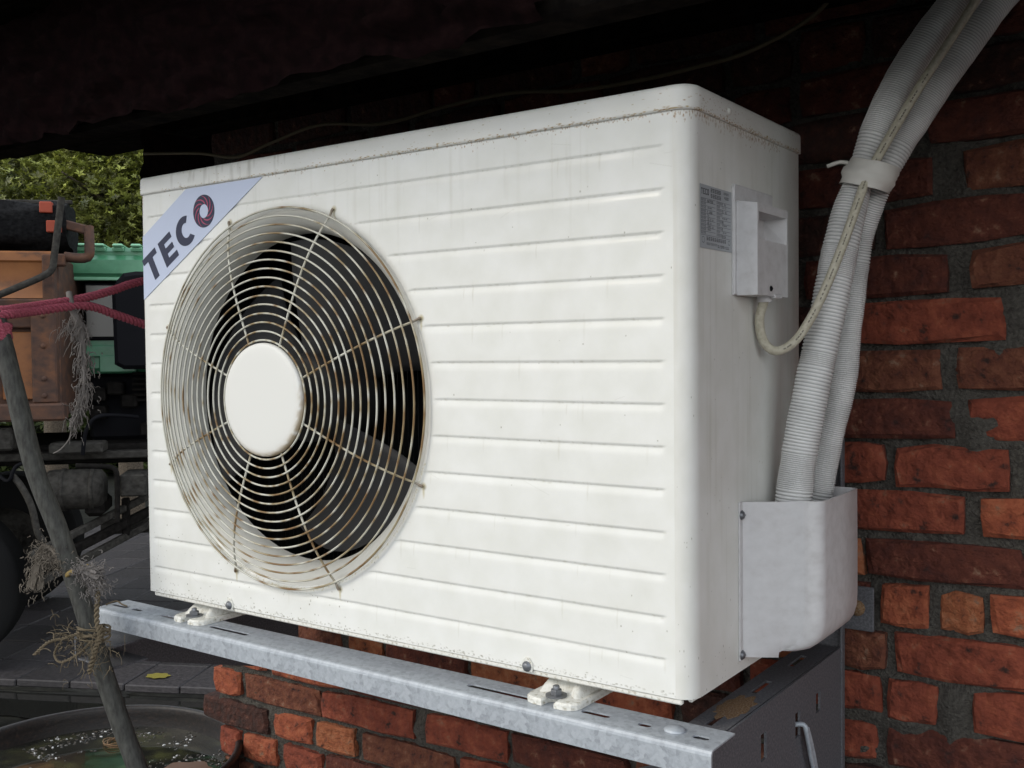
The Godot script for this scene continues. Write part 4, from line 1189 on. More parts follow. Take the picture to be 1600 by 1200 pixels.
# ---------------------------------------------------------------- roof over the unit
func make_roof() -> void:
	var root := thing("lean_to_roof", "dark low roof of boards over the air conditioner and wall", "roof")
	var edge := PackedVector2Array()
	var s := st()
	# the boards run along the wall; their left ends follow a slanted cut
	var z := -0.98
	var i := 0
	rng.seed = 5
	while z < 0.36:
		var w := 0.125
		var zm := z + w / 2
		var xl: float = -0.30 if zm < -0.9 else (-0.89 - (zm + 0.6107) * 1.62)
		xl = maxf(xl, -2.0)
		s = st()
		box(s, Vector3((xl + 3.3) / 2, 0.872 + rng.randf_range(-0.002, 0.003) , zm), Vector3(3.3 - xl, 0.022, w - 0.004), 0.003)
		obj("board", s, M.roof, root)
		z += w; i += 1
	s = st()
	prism(s, PackedVector2Array([Vector2(-1.92, 0.02), Vector2(-1.92, 0.36), Vector2(3.3, 0.36), Vector2(3.3, -0.97), Vector2(-0.32, -0.97), Vector2(-0.89, -0.615)]), 0.889, 0.901, Transform3D(Basis(Vector3(1, 0, 0), Vector3(0, 0, 1), Vector3(0, 1, 0)), Vector3.ZERO))
	obj("sheet", s, M.roof, root)
	s = st()
	box(s, Vector3(-0.42, 0.833, -0.17), Vector3(0.02, 0.055, 0.54), 0.004)
	obj("added_end_board", s, M.roof, root)  # added board, keeps light from the left off the upper wall
	s = st()
	box(s, Vector3(1.2, 0.828, -0.385), Vector3(3.2, 0.055, 0.05), 0.004)
	obj("wall_plate", s, M.roof, root)
	s = st()
	box(s, Vector3(0.55, 0.768, 0.075), Vector3(2.9, 0.184, 0.05), 0.006)
	obj("eave_beam", s, M.roof, root)
	# crumpled tarp thrown over the beam
	var n := FastNoiseLite.new(); n.seed = 4; n.frequency = 5.0; n.fractal_octaves = 4
	var rows := []
	s = st()
	for j in 31:
		var row := PackedVector3Array()
		for k in 101:
			var x := lerpf(-0.95, 0.80, k / 100.0)
			var f := j / 30.0
			var y := lerpf(0.858, 0.672 + 0.014 * n.get_noise_2d(x * 2.0, 40.0), f)
			row.append(Vector3(x, y, 0.106 + absf(n.get_noise_2d(x * 0.9 + 7, y * 3.0)) * 0.05 + 0.012 * sin(f * PI)))
		rows.append(row)
	grid(s, rows, false, true)
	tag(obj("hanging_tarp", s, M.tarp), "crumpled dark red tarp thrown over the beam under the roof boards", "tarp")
	# dark rag added to fill the dark gap between wall end and roof
	s = st()
	rows = []
	for e in [[0, 0.0], [1, 0.004]]:
		for j in 19:
			var row := PackedVector3Array()
			var f: float = j / 18.0 if e[0] == 0 else 1.0 - j / 18.0
			for k in 15:
				var g := k / 14.0
				var x := lerpf(-0.622 + 0.012 * n.get_noise_2d(f * 3.0, 9.0), -0.350, g)
				row.append(Vector3(x, lerpf(0.875, 0.600 + 0.02 * n.get_noise_2d(x * 3.0, 20.0), f), -0.438 + e[1] * -1.0 + 0.022 * n.get_noise_2d(x * 4.0, f * 0.5) * (0.3 + f)))
			rows.append(row)
	grid(s, rows, false, true)
	tag(obj("added_dark_cloth", s, M.tarp), "dark cloth added to fill the dark gap under the roof at the wall's left end, behind the unit", "cloth")

# ---------------------------------------------------------------- pole, ropes, ties
func make_pole() -> void:
	var s := st()
	var pts := [Vector3(-0.1345, 0.420, 0.156), Vector3(-0.124, 0.383, 0.151), Vector3(-0.106, 0.298, 0.141), Vector3(-0.082, 0.188, 0.128), Vector3(-0.055, 0.105, 0.112), Vector3(-0.032, 0.023, 0.099), Vector3(-0.017, -0.036, 0.090), Vector3(0.001, -0.104, 0.080), Vector3(0.025, -0.188, 0.066), Vector3(0.051, -0.272, 0.051), Vector3(0.176, -0.69, -0.02), Vector3(0.300, FLOOR, -0.09)]
	var line := curve(pts, 0.012)
	var n := FastNoiseLite.new(); n.seed = 8; n.frequency = 0.07
	tube(s, line, func(i, _f): return 0.0138 + 0.0007 * n.get_noise_1d(i), 16)
	tag(obj("leaning_pole", s, M.pole), "weathered grey pole leaning left, tied to the rail's left end", "pole")
	# pink ropes
	var top := Vector3(-0.133, 0.418, 0.156)
	var spec := [[[Vector3(-0.30, 0.402, 0.22), Vector3(-0.136, 0.420, 0.171), Vector3(-0.186, 0.436, 0.059), Vector3(-0.218, 0.454, -0.042), Vector3(-0.249, 0.472, -0.118), Vector3(-0.273, 0.491, -0.188), Vector3(-0.330, 0.530, -0.40)], "pink twisted rope climbing from the pole top to behind the unit"],
		[[Vector3(-0.30, 0.390, 0.215), Vector3(-0.128, 0.413, 0.173), Vector3(-0.176, 0.428, 0.066), Vector3(-0.209, 0.440, -0.036), Vector3(-0.231, 0.428, -0.105), Vector3(-0.246, 0.414, -0.167), Vector3(-0.300, 0.370, -0.36)], "pink twisted rope that parts at the grey tie and slopes down"]]
	for e in spec:
		s = st()
		rope(s, curve(e[0], 0.0035), 0.0072, 0.030)
		tag(obj("pink_rope", s, M.pink), e[1], "rope", "pink ropes tied to the pole")
	s = st()
	var w := PackedVector3Array()
	for i in 60:
		var a := TAU * i / 14.0
		w.append(top + Vector3(cos(a) * 0.018, -0.012 - 0.022 * i / 60.0, sin(a) * 0.018))
	rope(s, w, 0.0062, 0.03)
	fray(s, top + Vector3(0.0, -0.02, 0.02), Vector3(-0.3, -0.4, 0.4), 0.05, 10, 0.03, 0.0012)
	tag(obj("rope_lashing", s, M.pink), "pink rope wound round the top of the leaning pole", "rope")
	# the hanging shred of cloth and the tie that holds it
	var k := Vector3(-0.2095, 0.449, -0.020)
	s = st()
	var strip := curve([k + Vector3(0, 0.012, 0.012), k + Vector3(0.008, -0.004, 0.014), k + Vector3(0.006, -0.022, 0.008), k + Vector3(0.002, -0.03, -0.004)], 0.003)
	tube(s, strip, 0.0052, 8)
	var down := curve([k + Vector3(0.006, -0.02, 0.008), Vector3(-0.196, 0.400, -0.020), Vector3(-0.188, 0.350, -0.018), Vector3(-0.184, 0.300, -0.014), Vector3(-0.194, 0.262, -0.008), Vector3(-0.205, 0.240, -0.004)], 0.004)
	tube(s, down, func(_i, f): return 0.0062 * (1.0 - 0.85 * f), 7)
	for i in 40:
		var p := down[int(lerpf(2, down.size() - 4, i / 39.0))]
		fray(s, p, Vector3(rng.randfn() * 0.6, -1.2, rng.randfn() * 0.6), 0.026, 9, 0.022, 0.0008, 0.3, 0.25)
		if i % 3 == 0: fray(s, p, Vector3(rng.randfn(), -0.2, rng.randfn()), 0.018, 12, 0.04, 0.0007, 0.2, 0.4)
	fray(s, k + Vector3(-0.006, -0.038, 0), Vector3(-0.5, -0.7, 0.2), 0.036, 46, 0.04, 0.0007, 0.3, 0.35)
	tube(s, curve([Vector3(-0.205, 0.240, -0.004), Vector3(-0.206, 0.222, 0.0), Vector3(-0.224, 0.205, 0.004), Vector3(-0.236, 0.198, 0.01)], 0.003), 0.0011, 5)
	tag(obj("frayed_strip", s, M.fibre_pale), "grey frayed strip of cloth hanging from the pink ropes", "cloth strip")
	# tufts tied to the middle of the pole
	s = st()
	var m := Vector3(-0.028, 0.045, 0.112)
	var loop := PackedVector3Array()
	for i in 40:
		var a := TAU * i / 20.0
		loop.append(m + Vector3(cos(a) * 0.0155, -0.004 + 0.008 * cos(a) + 0.004 * i / 40.0, -0.014 + sin(a) * 0.0155))
	tube(s, loop, 0.0030, 6)
	tag(obj("yellow_tie", s, M.tape), "yellow plastic tie wound round the middle of the pole", "tie")
	s = st()
	matted(s, m + Vector3(-0.010, 0.010, 0.0), Vector3(-0.85, 0.45, 0.35), 0.050, 0.022, 5)
	matted(s, m + Vector3(-0.044, 0.030, 0.014), Vector3(-0.25, -1.0, 0.1), 0.046, 0.016, 4)
	tag(obj("cloth_tuft", s, M.fibre), "grey frayed cloth tuft sticking out left of the leaning pole", "cloth tuft", "frayed tufts on the pole")
	s = st()
	matted(s, m + Vector3(0.010, 0.006, 0.0), Vector3(0.85, 0.02, -0.45), 0.044, 0.015, 4)
	matted(s, m + Vector3(0.030, 0.002, -0.012), Vector3(0.4, -0.7, -0.3), 0.026, 0.010, 3)
	tag(obj("cloth_tuft", s, M.fibre_pale), "pale frayed cloth tuft sticking out right of the leaning pole", "cloth tuft", "frayed tufts on the pole")
	# twine that lashes pole, arm and rail together
	s = st()
	var q := Vector3(-0.008, -0.050, 0.098)
	loop = PackedVector3Array()
	for i in 70:
		var a := TAU * i / 17.0
		loop.append(q + Vector3(cos(a) * 0.024, 0.006 * sin(a * 0.7) + 0.010 * i / 70.0, -0.010 + sin(a) * 0.021))
	rope(s, loop, 0.0022, 0.010, 2)
	rope(s, curve([q + Vector3(0.004, 0.01, 0.014), q + Vector3(-0.016, 0.002, 0.025), q + Vector3(-0.035, -0.004, 0.04), q + Vector3(-0.052, -0.022, 0.052)], 0.002), 0.0024, 0.010, 2)
	rope(s, curve([q + Vector3(0.022, 0.0, 0.006), q + Vector3(0.012, -0.016, 0.020), q + Vector3(-0.012, -0.030, 0.034), q + Vector3(-0.036, -0.024, 0.03), q + Vector3(-0.044, -0.012, 0.018)], 0.002), 0.0020, 0.010, 2)
	rope(s, curve([q + Vector3(0.020, 0.075, -0.006), q + Vector3(0.024, 0.03, 0.0), q + Vector3(0.038, 0.008, 0.004), q + Vector3(0.04, -0.006, 0.012), q + Vector3(0.024, -0.045, 0.014)], 0.002), 0.0038, 0.014, 2)
	fray(s, q + Vector3(-0.014, 0.006, 0.016), Vector3(-0.6, 0.4, 0.5), 0.03, 40, 0.06, 0.0006, 0.1, 0.3)
	fray(s, q + Vector3(0.04, -0.004, 0.012), Vector3(0.6, 0.0, 0.2), 0.032, 60, 0.07, 0.0006, 0.15, 0.3)
	fray(s, q + Vector3(0.012, -0.016, 0.02), Vector3(0, 0.2, 1), 0.022, 40, 0.08, 0.0006, 0.1, 0.35)
	tag(obj("twine_knot", s, M.twine), "frayed brown twine knotted round pole and bracket end", "twine")
	# yellowed loop lying on the rail end
	s = st()
	tube(s, curve([Vector3(-0.082, -0.029, 0.020), Vector3(-0.078, -0.026, 0.005), Vector3(-0.060, -0.0285, 0.006), Vector3(-0.045, -0.029, 0.008)], 0.003), 0.0012, 5)
	tag(obj("twine_end", s, M.twine), "short twine end lying on the left end of the rail", "twine")

# ---------------------------------------------------------------- yard
func yard(right: float, up: float, ahead: float) -> Vector3:
	return Vector3(EYE.x, FLOOR + up, EYE.z) + RIGHT * right + AHEAD * ahead

func make_ground() -> void:
	var s := st()
	var rows := []
	for j in 61:
		var row := PackedVector3Array()
		for i in 61:
			var f := func(k): return signf(k) * (absf(k) * 6.0 + pow(absf(k), 5.0) * 254.0)
			var x: float = f.call(i / 30.0 - 1.0); var z: float = f.call(j / 30.0 - 1.0)
			row.append(Vector3(x - 1.5, FLOOR - 0.045, z - 1.0))
		rows.append(row)
	grid(s, rows, false, true)
	struct(obj("ground", s, M.ground))
	var p := Node3D.new()
	adopt(p, "pavement", self); struct(p)
	var along := Vector3(-0.4457, 0, -0.8952); var across := Vector3(0.8952, 0, -0.4457)
	var origin := Vector3(-2.8495, FLOOR, -1.926)
	s = st()
	var bs := Basis(across, Vector3.UP, -along)
	box(s, origin + along * 1.95 + Vector3(0, -0.034, 0), Vector3(6.5, 0.020, 4.18), 0.0, bs)
	obj("bedding", s, M.ground, p)
	var slabs := []
	for k in 5:
		var r := RandomNumberGenerator.new(); r.seed = 300 + k
		s = st()
		box(s, Vector3.ZERO, Vector3(0.265 - r.randf() * 0.003, 0.034, 0.294 - r.randf() * 0.003), 0.005)
		s.generate_normals()
		slabs.append(s.commit())
	rng.seed = 91
	for v in 14:
		for u in range(-10, 11):
			var at := origin + along * (v * 0.30) + across * (u * 0.27 + 0.135) + Vector3(0, -0.009 + rng.randf_range(-0.003, 0.003), 0)
			place("paving_slab", slabs[rng.randi() % 5], M.slab[rng.randi() % 4], p, Transform3D(bs.rotated(across, rng.randf_range(-0.006, 0.006)), at))
	# puddle in the gutter before the slabs
	s = st()
	var n := FastNoiseLite.new(); n.seed = 2; n.frequency = 2.2
	var ring := []
	for i in 72:
		var a := TAU * i / 72
		var rr := 1.0 + 0.45 * n.get_noise_2d(cos(a) * 1.4, sin(a) * 1.4)
		ring.append(origin + along * (-0.32 + sin(a) * 0.17 * rr) + across * (-0.35 + cos(a) * 1.1 * rr) + Vector3(0, -0.039, 0))
	for i in 72: tri(s, origin + along * -0.32 + across * -0.35 + Vector3(0, -0.039, 0), ring[i], ring[(i + 1) % 72])
	struct(obj("puddle", s, M.puddle))
	s = st()
	var o := PackedVector2Array()
	for i in 30:
		var a := TAU * i / 30
		o.append(Vector2(cos(a) * 0.055, sin(a) * 0.036) * (1.0 + 0.12 * sin(a * 7)))
	prism(s, o, 0, 0.0015, Transform3D(Basis(across, along, Vector3.UP), Vector3(-2.7454, FLOOR + 0.0125, -1.9496)))
	tag(obj("fallen_leaf", s, M.leaf_yellow), "flat yellow leaf lying on the grey paving slabs", "leaf")

func make_drum() -> void:
	var c := Vector3(-0.50, FLOOR, -0.195)
	var H := 0.715; var R := 0.293
	var root := thing("rain_drum", "rusty black steel drum full of murky water beside the wall", "drum", c)
	var s := st()
	var prof := [Vector2(R - 0.006, 0.0)]
	prof.append(Vector2(R, 0.006))
	for y in [0.22, 0.47]:
		prof.append(Vector2(R, y - 0.022)); prof.append(Vector2(R + 0.007, y - 0.008)); prof.append(Vector2(R + 0.007, y + 0.008)); prof.append(Vector2(R, y + 0.022))
	prof.append(Vector2(R, H - 0.016))
	for i in 9:
		var a := -PI / 2 + 1.5 * PI * i / 8.0
		prof.append(Vector2(R + 0.001 + cos(a) * 0.0075, H - 0.008 + sin(a) * 0.0075))
	prof.append(Vector2(R - 0.006, H - 0.02)); prof.append(Vector2(R - 0.006, H - 0.12)); prof.append(Vector2(0.0, H - 0.13))
	lathe(s, prof, Vector3.ZERO, Vector3.RIGHT, Vector3.BACK, Vector3.UP, 72)
	obj("shell", s, M.drum, root)
	s = st()
	lathe(s, [Vector2(R - 0.0065, H - 0.048), Vector2(R * 0.6, H - 0.048), Vector2(0.0, H - 0.048)], Vector3.ZERO, Vector3.RIGHT, Vector3.BACK, Vector3.UP, 64)
	var w := obj("water", s, M.water)
	w.position = c
	struct(w)
	# floating litter: too much to count
	var bit := st()
	box(bit, Vector3.ZERO, Vector3(0.0075, 0.002, 0.0042), 0.001)
	bit.generate_normals()
	var mm := MultiMesh.new()
	mm.transform_format = MultiMesh.TRANSFORM_3D; mm.use_colors = true; mm.mesh = bit.commit()
	rng.seed = 44
	noise.seed = 12; noise.frequency = 14.0; noise.fractal_octaves = 2
	var list := []
	while list.size() < 620:
		var a := rng.randf() * TAU; var r := sqrt(rng.randf()) * (R - 0.016)
		var p := Vector3(cos(a) * r, 0, sin(a) * r)
		var u := p.dot(RIGHT); var v := p.dot(AHEAD)
		# a belt along the far rim, and a patch at the right
		var clump := noise.get_noise_2d(p.x * 0.6 + 4.0, p.z * 0.6)
		var keep := (v > 0.12 + 0.05 * sin(u * 20) and r > 0.15 and clump > -0.05) or Vector2(u - 0.17, (v - 0.02) * 1.0).length() < 0.10 and rng.randf() < 0.5 or rng.randf() < 0.008
		if keep: list.append(p)
	mm.instance_count = list.size()
	for i in list.size():
		var white := rng.randf() < 0.14
		var k := rng.randf_range(0.25, 1.0)
		mm.set_instance_transform(i, Transform3D(Basis(Vector3.UP, rng.randf() * TAU).rotated(Vector3.RIGHT, rng.randf_range(-0.2, 0.2)).scaled(Vector3.ONE * k), list[i] + Vector3(0, H - 0.0475, 0)))
		mm.set_instance_color(i, Color(0.62, 0.62, 0.62) if white else [Color(0.03, 0.028, 0.025), Color(0.07, 0.055, 0.04), Color(0.12, 0.11, 0.10)][rng.randi() % 3])
	mm.mesh.surface_set_material(0, M.bits)
	var mi := MultiMeshInstance3D.new()
	mi.multimesh = mm; mi.position = c
	adopt(mi, "floating_litter", self)
	mi.set_meta("kind", "stuff")
	# curled rusty wire and a brown leaf afloat
	s = st()
	var coil := PackedVector3Array()
	for i in 60:
		var a := TAU * i / 16.0
		coil.append(Vector3(cos(a), 0, sin(a) * 0.8) * (0.030 - 0.0002 * i + 0.003 * sin(i * 0.9)) + Vector3(0.003 * sin(i * 0.37), 0.004 * sin(i * 0.61) + 0.004, 0))
	tube(s, coil, 0.0013, 6)
	var cw := obj("wire_coil", s, M.rusty)
	cw.position = c + Vector3(0, H - 0.048, 0) + RIGHT * -0.015 + AHEAD * 0.185
	tag(cw, "small rusty coil of wire afloat at the drum's far rim", "wire coil")
	s = st()
	var o := PackedVector2Array()
	for i in 34:
		var a := TAU * i / 34
		o.append(Vector2(cos(a) * 0.055, sin(a) * 0.05) * (1.0 + 0.10 * sin(a * 6 + 1)))
	prism(s, o, 0, 0.002, Transform3D(Basis(RIGHT, AHEAD, Vector3.UP), c + Vector3(0, H - 0.0475, 0) + RIGHT * 0.185 + AHEAD * 0.03))
	tag(obj("floating_leaf", s, M.leaf_brown), "curled brown leaf afloat at the drum's right side", "leaf")

# ---------------------------------------------------------------- truck
func make_truck() -> void:
	var root := thing("dump_truck", "old dump truck with orange bed and green cab parked beyond the wall", "truck", yard(-1.93, 0.0, 4.95))
	root.basis = Basis(RIGHT, Vector3.UP, -AHEAD) * Basis(Vector3.UP, deg_to_rad(12.0))
	var k := 0.0031
	# local metres from the picture's proportions: x right, y up, z towards the eye
	var X := func(px: float): return (px - 161.0) * k
	var Y := func(py: float): return (1032.0 - py) * k
	var slab := func(called: String, x0: float, x1: float, y0: float, y1: float, z0: float, z1: float, m: Material, bevel := 0.008, parent: Node = null):
		var s := st()
		box(s, Vector3((X.call(x0) + X.call(x1)) / 2, (Y.call(y0) + Y.call(y1)) / 2, (z0 + z1) / 2), Vector3(absf(X.call(x1) - X.call(x0)), absf(Y.call(y1) - Y.call(y0)), absf(z1 - z0)), bevel)
		return obj(called, s, m, parent if parent else root)
	# bed: panel, sloped ledge, posts, rails
	var bed: Node = slab.call("bed", -560, 95, 392, 640, -1.75, -0.03, M.orange_rust)
	slab.call("top_rail", -560, 92, 385, 402, -0.04, 0.03, M.orange, 0.008, bed)
	var s := st()
	var xl: float = X.call(-560); var xr: float = X.call(76)
	grid(s, [PackedVector3Array([Vector3(xl, Y.call(402), 0.02), Vector3(xr, Y.call(402), 0.02)]), PackedVector3Array([Vector3(xl, Y.call(430), -0.005), Vector3(xr, Y.call(430), -0.005)]), PackedVector3Array([Vector3(xl, Y.call(457), 0.035), Vector3(xr, Y.call(457), 0.035)])], false, true)
	obj("side_board", s, M.orange, bed)
	slab.call("middle_rail", -560, 93, 458, 472, -0.03, 0.045, M.orange_rust, 0.008, bed)
	slab.call("inner_rail", -560, 80, 474, 502, -0.03, 0.012, M.orange_rust, 0.006, bed)
	slab.call("bottom_rail", -560, 104, 618, 645, -0.05, 0.06, M.orange_rust, 0.01, bed)
	for p in [[58, 94], [-42, -8], [-170, -136], [-300, -266]]:
		slab.call("post", p[0], p[1], 470, 618, -0.03, 0.04, M.orange_rust, 0.008, bed)
	slab.call("corner_post", 76, 93, 390, 460, -0.03, 0.038, M.orange_rust, 0.006, bed)
	for p in [[12, 56], [-134, -44]]:
		slab.call("bed_panel", p[0], p[1], 508, 612, -0.028, -0.012, M.orange, 0.004, bed)
	(bed as Node3D).position.x = -0.04
	# tarp roll over the bed
	s = st()
	var rows := []
	var n := FastNoiseLite.new(); n.seed = 6; n.frequency = 3.0
	for i in 30:
		var x: float = lerpf(X.call(-560), X.call(96), i / 29.0)
		var row := PackedVector3Array()
		for j in 20:
			var a := TAU * j / 20
			var r: float = 1.0 + 0.30 * n.get_noise_2d(x * 1.5, j * 0.25) + 0.12 * n.get_noise_2d(x * 6.0, j * 0.8)
			row.append(Vector3(x, Y.call(343) + clampf(sin(a) * 1.3, -1.0, 1.0) * 0.112 * r, -0.14 + cos(a) * 0.14 * r + 0.04 * sin(a)))
		rows.append(row)
	grid(s, rows, true, true)
	for j in 20: tri(s, Vector3(rows[29][0].x, Y.call(343), -0.14), rows[29][j], rows[29][(j + 1) % 20])
	var tp := obj("tarp_roll", s, M.black_cloth, root)
	s = st()
	box(s, Vector3(X.call(-230), Y.call(307), -0.1), Vector3(2.05, 0.02, 0.02), 0.004, Basis(Vector3.BACK, 0.008))
	obj("tarp_rod", s, M.chassis_pale, tp)
	slab.call("marker", 60, 78, 309, 326, -0.02, 0.02, M.red_orange, 0.004, tp)
	slab.call("marker", 70, 91, 338, 356, 0.0, 0.03, M.red_orange, 0.004, tp)
	# bracket with an elbow at the corner
	s = st()
	tube(s, curve([Vector3(X.call(92), Y.call(392), -0.02), Vector3(X.call(112), Y.call(394), -0.02), Vector3(X.call(126), Y.call(392), -0.02), Vector3(X.call(129), Y.call(380), -0.02), Vector3(X.call(127), Y.call(344), -0.04)], 0.02), 0.024, 10)
	box(s, Vector3(X.call(110), Y.call(346), -0.04), Vector3(0.12, 0.045, 0.04), 0.006, Basis(Vector3.BACK, -0.25))
	box(s, Vector3(X.call(83), Y.call(398), 0.0), Vector3(0.075, 0.06, 0.05), 0.008)
	obj("tarp_bracket", s, M.orange_rust, root)
	# grey bent tube
	s = st()
	tube(s, curve([Vector3(X.call(98), Y.call(306), 0.10), Vector3(X.call(92), Y.call(350), 0.10), Vector3(X.call(86), Y.call(392), 0.10), Vector3(X.call(82), Y.call(414), 0.10), Vector3(X.call(70), Y.call(425), 0.11), Vector3(X.call(40), Y.call(440), 0.12), Vector3(X.call(-10), Y.call(462), 0.13), Vector3(X.call(-120), Y.call(505), 0.13)], 0.01), 0.0165, 12)
	obj("tarp_arm", s, M.chassis_pale, root)
	# cab
	var cab: Node = slab.call("cab", 94, 560, 430, 576, -1.9, -0.42, M.green, 0.03)
	s = st()
	box(s, Vector3((X.call(60) + X.call(600)) / 2, Y.call(397), -1.15), Vector3(X.call(600) - X.call(60), 0.13, 1.55), 0.03)
	box(s, Vector3((X.call(-60) + X.call(600)) / 2, Y.call(374), -1.15), Vector3(X.call(600) - X.call(-60), 0.06, 1.5), 0.02)
	var rf := obj("roof", s, M.green, cab)
	for i in 22:
		s = st()
		box(s, Vector3(X.call(-50 + i * 29), Y.call(362), -1.12), Vector3(0.052, 0.016, 1.54), 0.006)
		obj("roof_rib", s, M.green_highlight, rf)
	s = st()
	for i in 22: box(s, Vector3(X.call(-50 + i * 29), Y.call(368), -0.375), Vector3(0.058, 0.022, 0.012), 0.004, Basis(Vector3.RIGHT, 0.5))
	obj("rib_ends", s, M.green_highlight, rf)
	var win: Node = slab.call("window", 96, 360, 424, 520, -0.425, -0.408, M.black, 0.006, cab)
	slab.call("pane", 99, 210, 428, 514, -0.41, -0.402, M.glass, 0.002, win)
	slab.call("gutter_strip", 80, 560, 414, 420, -0.42, -0.385, M.green_highlight, 0.004, cab)
	slab.call("door_panel", 96, 150, 528, 548, -0.425, -0.40, M.green, 0.006, cab)
	slab.call("step_panel", 118, 176, 545, 574, -0.425, -0.39, M.green, 0.006, cab)
	# air cleaner housing
	s = st()
	var o := PackedVector2Array()
	for p in [Vector2(156, 560), Vector2(154, 448), Vector2(160, 428), Vector2(172, 414), Vector2(190, 411), Vector2(330, 411), Vector2(340, 420), Vector2(340, 560), Vector2(330, 568), Vector2(170, 568)]: o.append(Vector2(X.call(p.x), Y.call(p.y)))
	prism(s, o, -0.40, -0.12, Transform3D.IDENTITY, 0.02)
	obj("air_intake", s, M.black, root)
	# chassis and running gear
	slab.call("frame_rail", -700, 700, 690, 722, -1.2, -0.25, M.chassis, 0.01)
	slab.call("frame_rail", -700, 700, 700, 712, -0.25, -0.16, M.chassis_pale, 0.006)
	slab.call("rear_bulkhead", 94, 420, 576, 690, -1.5, -0.5, M.black, 0.02)
	for i in 6: slab.call("louvre", 168, 260, 574 + i * 9, 579 + i * 9, -0.5, -0.42, M.chassis, 0.003)
	slab.call("cross_member", 60, 140, 682, 700, -0.2, -0.05, M.chassis_pale, 0.01)
	slab.call("spring_hanger", -20, 12, 655, 690, -0.2, 0.0, M.chassis_pale, 0.01)
	s = st()
	lathe(s, [Vector2(0.0, -0.14), Vector2(0.075, -0.138), Vector2(0.096, -0.12), Vector2(0.10, -0.09), Vector2(0.10, 0.09), Vector2(0.096, 0.12), Vector2(0.075, 0.138), Vector2(0.0, 0.14)], Vector3(X.call(95), Y.call(757), -0.10), Vector3.UP, Vector3.BACK, Vector3.RIGHT, 28)
	for e in [-0.05, 0.085]: lathe(s, [Vector2(0.101, e - 0.009), Vector2(0.105, e - 0.008), Vector2(0.105, e + 0.008), Vector2(0.101, e + 0.009)], Vector3(X.call(95), Y.call(757), -0.10), Vector3.UP, Vector3.BACK, Vector3.RIGHT, 28)
	obj("air_tank", s, M.chassis_pale, root)
	slab.call("battery_box", 166, 206, 733, 768, -0.25, 0.0, M.chassis_pale, 0.008)
	slab.call("gear_housing", 110, 140, 772, 800, -0.3, -0.05, M.chassis, 0.02)
	s = st()
	tube(s, curve([Vector3(X.call(104), Y.call(716), 0.02), Vector3(X.call(140), Y.call(718), 0.02), Vector3(X.call(158), Y.call(721), 0.02), Vector3(X.call(164), Y.call(736), 0.02), Vector3(X.call(163), Y.call(806), 0.02)], 0.02), 0.013, 10)
	obj("brake_pipe", s, M.chassis, root)
	s = st()
	tube(s, curve([Vector3(X.call(14), Y.call(728), 0.03), Vector3(X.call(28), Y.call(745), 0.05), Vector3(X.call(42), Y.call(775), 0.06), Vector3(X.call(50), Y.call(815), 0.06), Vector3(X.call(58), Y.call(830), 0.05)], 0.02), 0.016, 8)
	obj("mudguard_stay", s, M.chassis_pale, root)
	s = st()
	tube(s, curve([Vector3(X.call(-40), Y.call(700), -0.1), Vector3(X.call(6), Y.call(735), 0.04), Vector3(X.call(22), Y.call(712), 0.05), Vector3(X.call(52), Y.call(706), 0.0)], 0.02), 0.009, 8)
	obj("hose", s, M.black, root)
	s = st()
	tube(s, curve([Vector3(X.call(112), Y.call(700), -0.02), Vector3(X.call(120), Y.call(660), 0.0), Vector3(X.call(140), Y.call(640), -0.02), Vector3(X.call(186), Y.call(646), -0.2)], 0.02), 0.010, 8)
	obj("hose", s, M.black, root)
	for e in [[100, 600], [100, 630], [150, 612], [205, 640], [180, 660], [128, 590]]:
		slab.call("engine_box", e[0], e[0] + 26, e[1], e[1] + 22, -0.5, -0.40, M.chassis, 0.008)
	for p in [76, -25, -153]:
		for y in [484, 530, 580, 606]:
			s = st()
			lathe(s, [Vector2(0.012, 0.0), Vector2(0.012, 0.006), Vector2(0.007, 0.010), Vector2(0.0, 0.010)], Vector3(X.call(p), Y.call(y), 0.040), Vector3.RIGHT, Vector3.UP, Vector3.BACK, 8)
			obj("bolt", s, M.orange_rust, bed)
	# guard rails along the side: they run off to the far right
	for e in [[845, 778, 12.0], [868, 806, 15.0], [892, 826, 12.0]]:
		s = st()
		var a := Vector3(X.call(46), Y.call(e[0] - 0), 0.16); var b := Vector3(X.call(300), Y.call(e[1] - 40), -0.75)
		var d := (b - a).normalized()
		box(s, (a + b) / 2, Vector3(a.distance_to(b), e[2] * k, 0.03), 0.006, Basis(d, Vector3.UP, d.cross(Vector3.UP)).orthonormalized())
		obj("side_guard", s, M.chassis_pale if e[0] != 868 else M.chassis, root)
	slab.call("guard_post", 156, 168, 780, 842, -0.28, -0.24, M.chassis, 0.006)
	s = st()
	lathe(s, [Vector2(0.0, -0.13), Vector2(0.035, -0.13), Vector2(0.04, -0.12), Vector2(0.04, 0.12), Vector2(0.035, 0.13), Vector2(0.0, 0.13)], Vector3(X.call(158), Y.call(834), -0.4), Vector3.UP, Vector3.BACK, Vector3.RIGHT, 20)
	obj("muffler", s, M.chassis_pale, root)
	# wheels
	for e in [[-112.0, 0.0], [-112.0, -1.35], [560.0, -0.2]]:
		s = st()
		var c := Vector3(X.call(e[0]), 0.405, e[1])
		var prof := [Vector2(0.20, 0.01), Vector2(0.24, 0.02), Vector2(0.30, 0.035), Vector2(0.36, 0.035), Vector2(0.392, 0.022), Vector2(0.402, 0.0)]
		for i in 10: prof.append(Vector2(0.402 if i % 2 == 0 else 0.394, -0.02 - i * 0.022))
		prof.append(Vector2(0.36, -0.26)); prof.append(Vector2(0.2, -0.24))
		lathe(s, prof, c, Vector3.RIGHT, Vector3.UP, Vector3.BACK, 48)
		var wheel := obj("wheel", s, M.tyre, root)
		s = st()
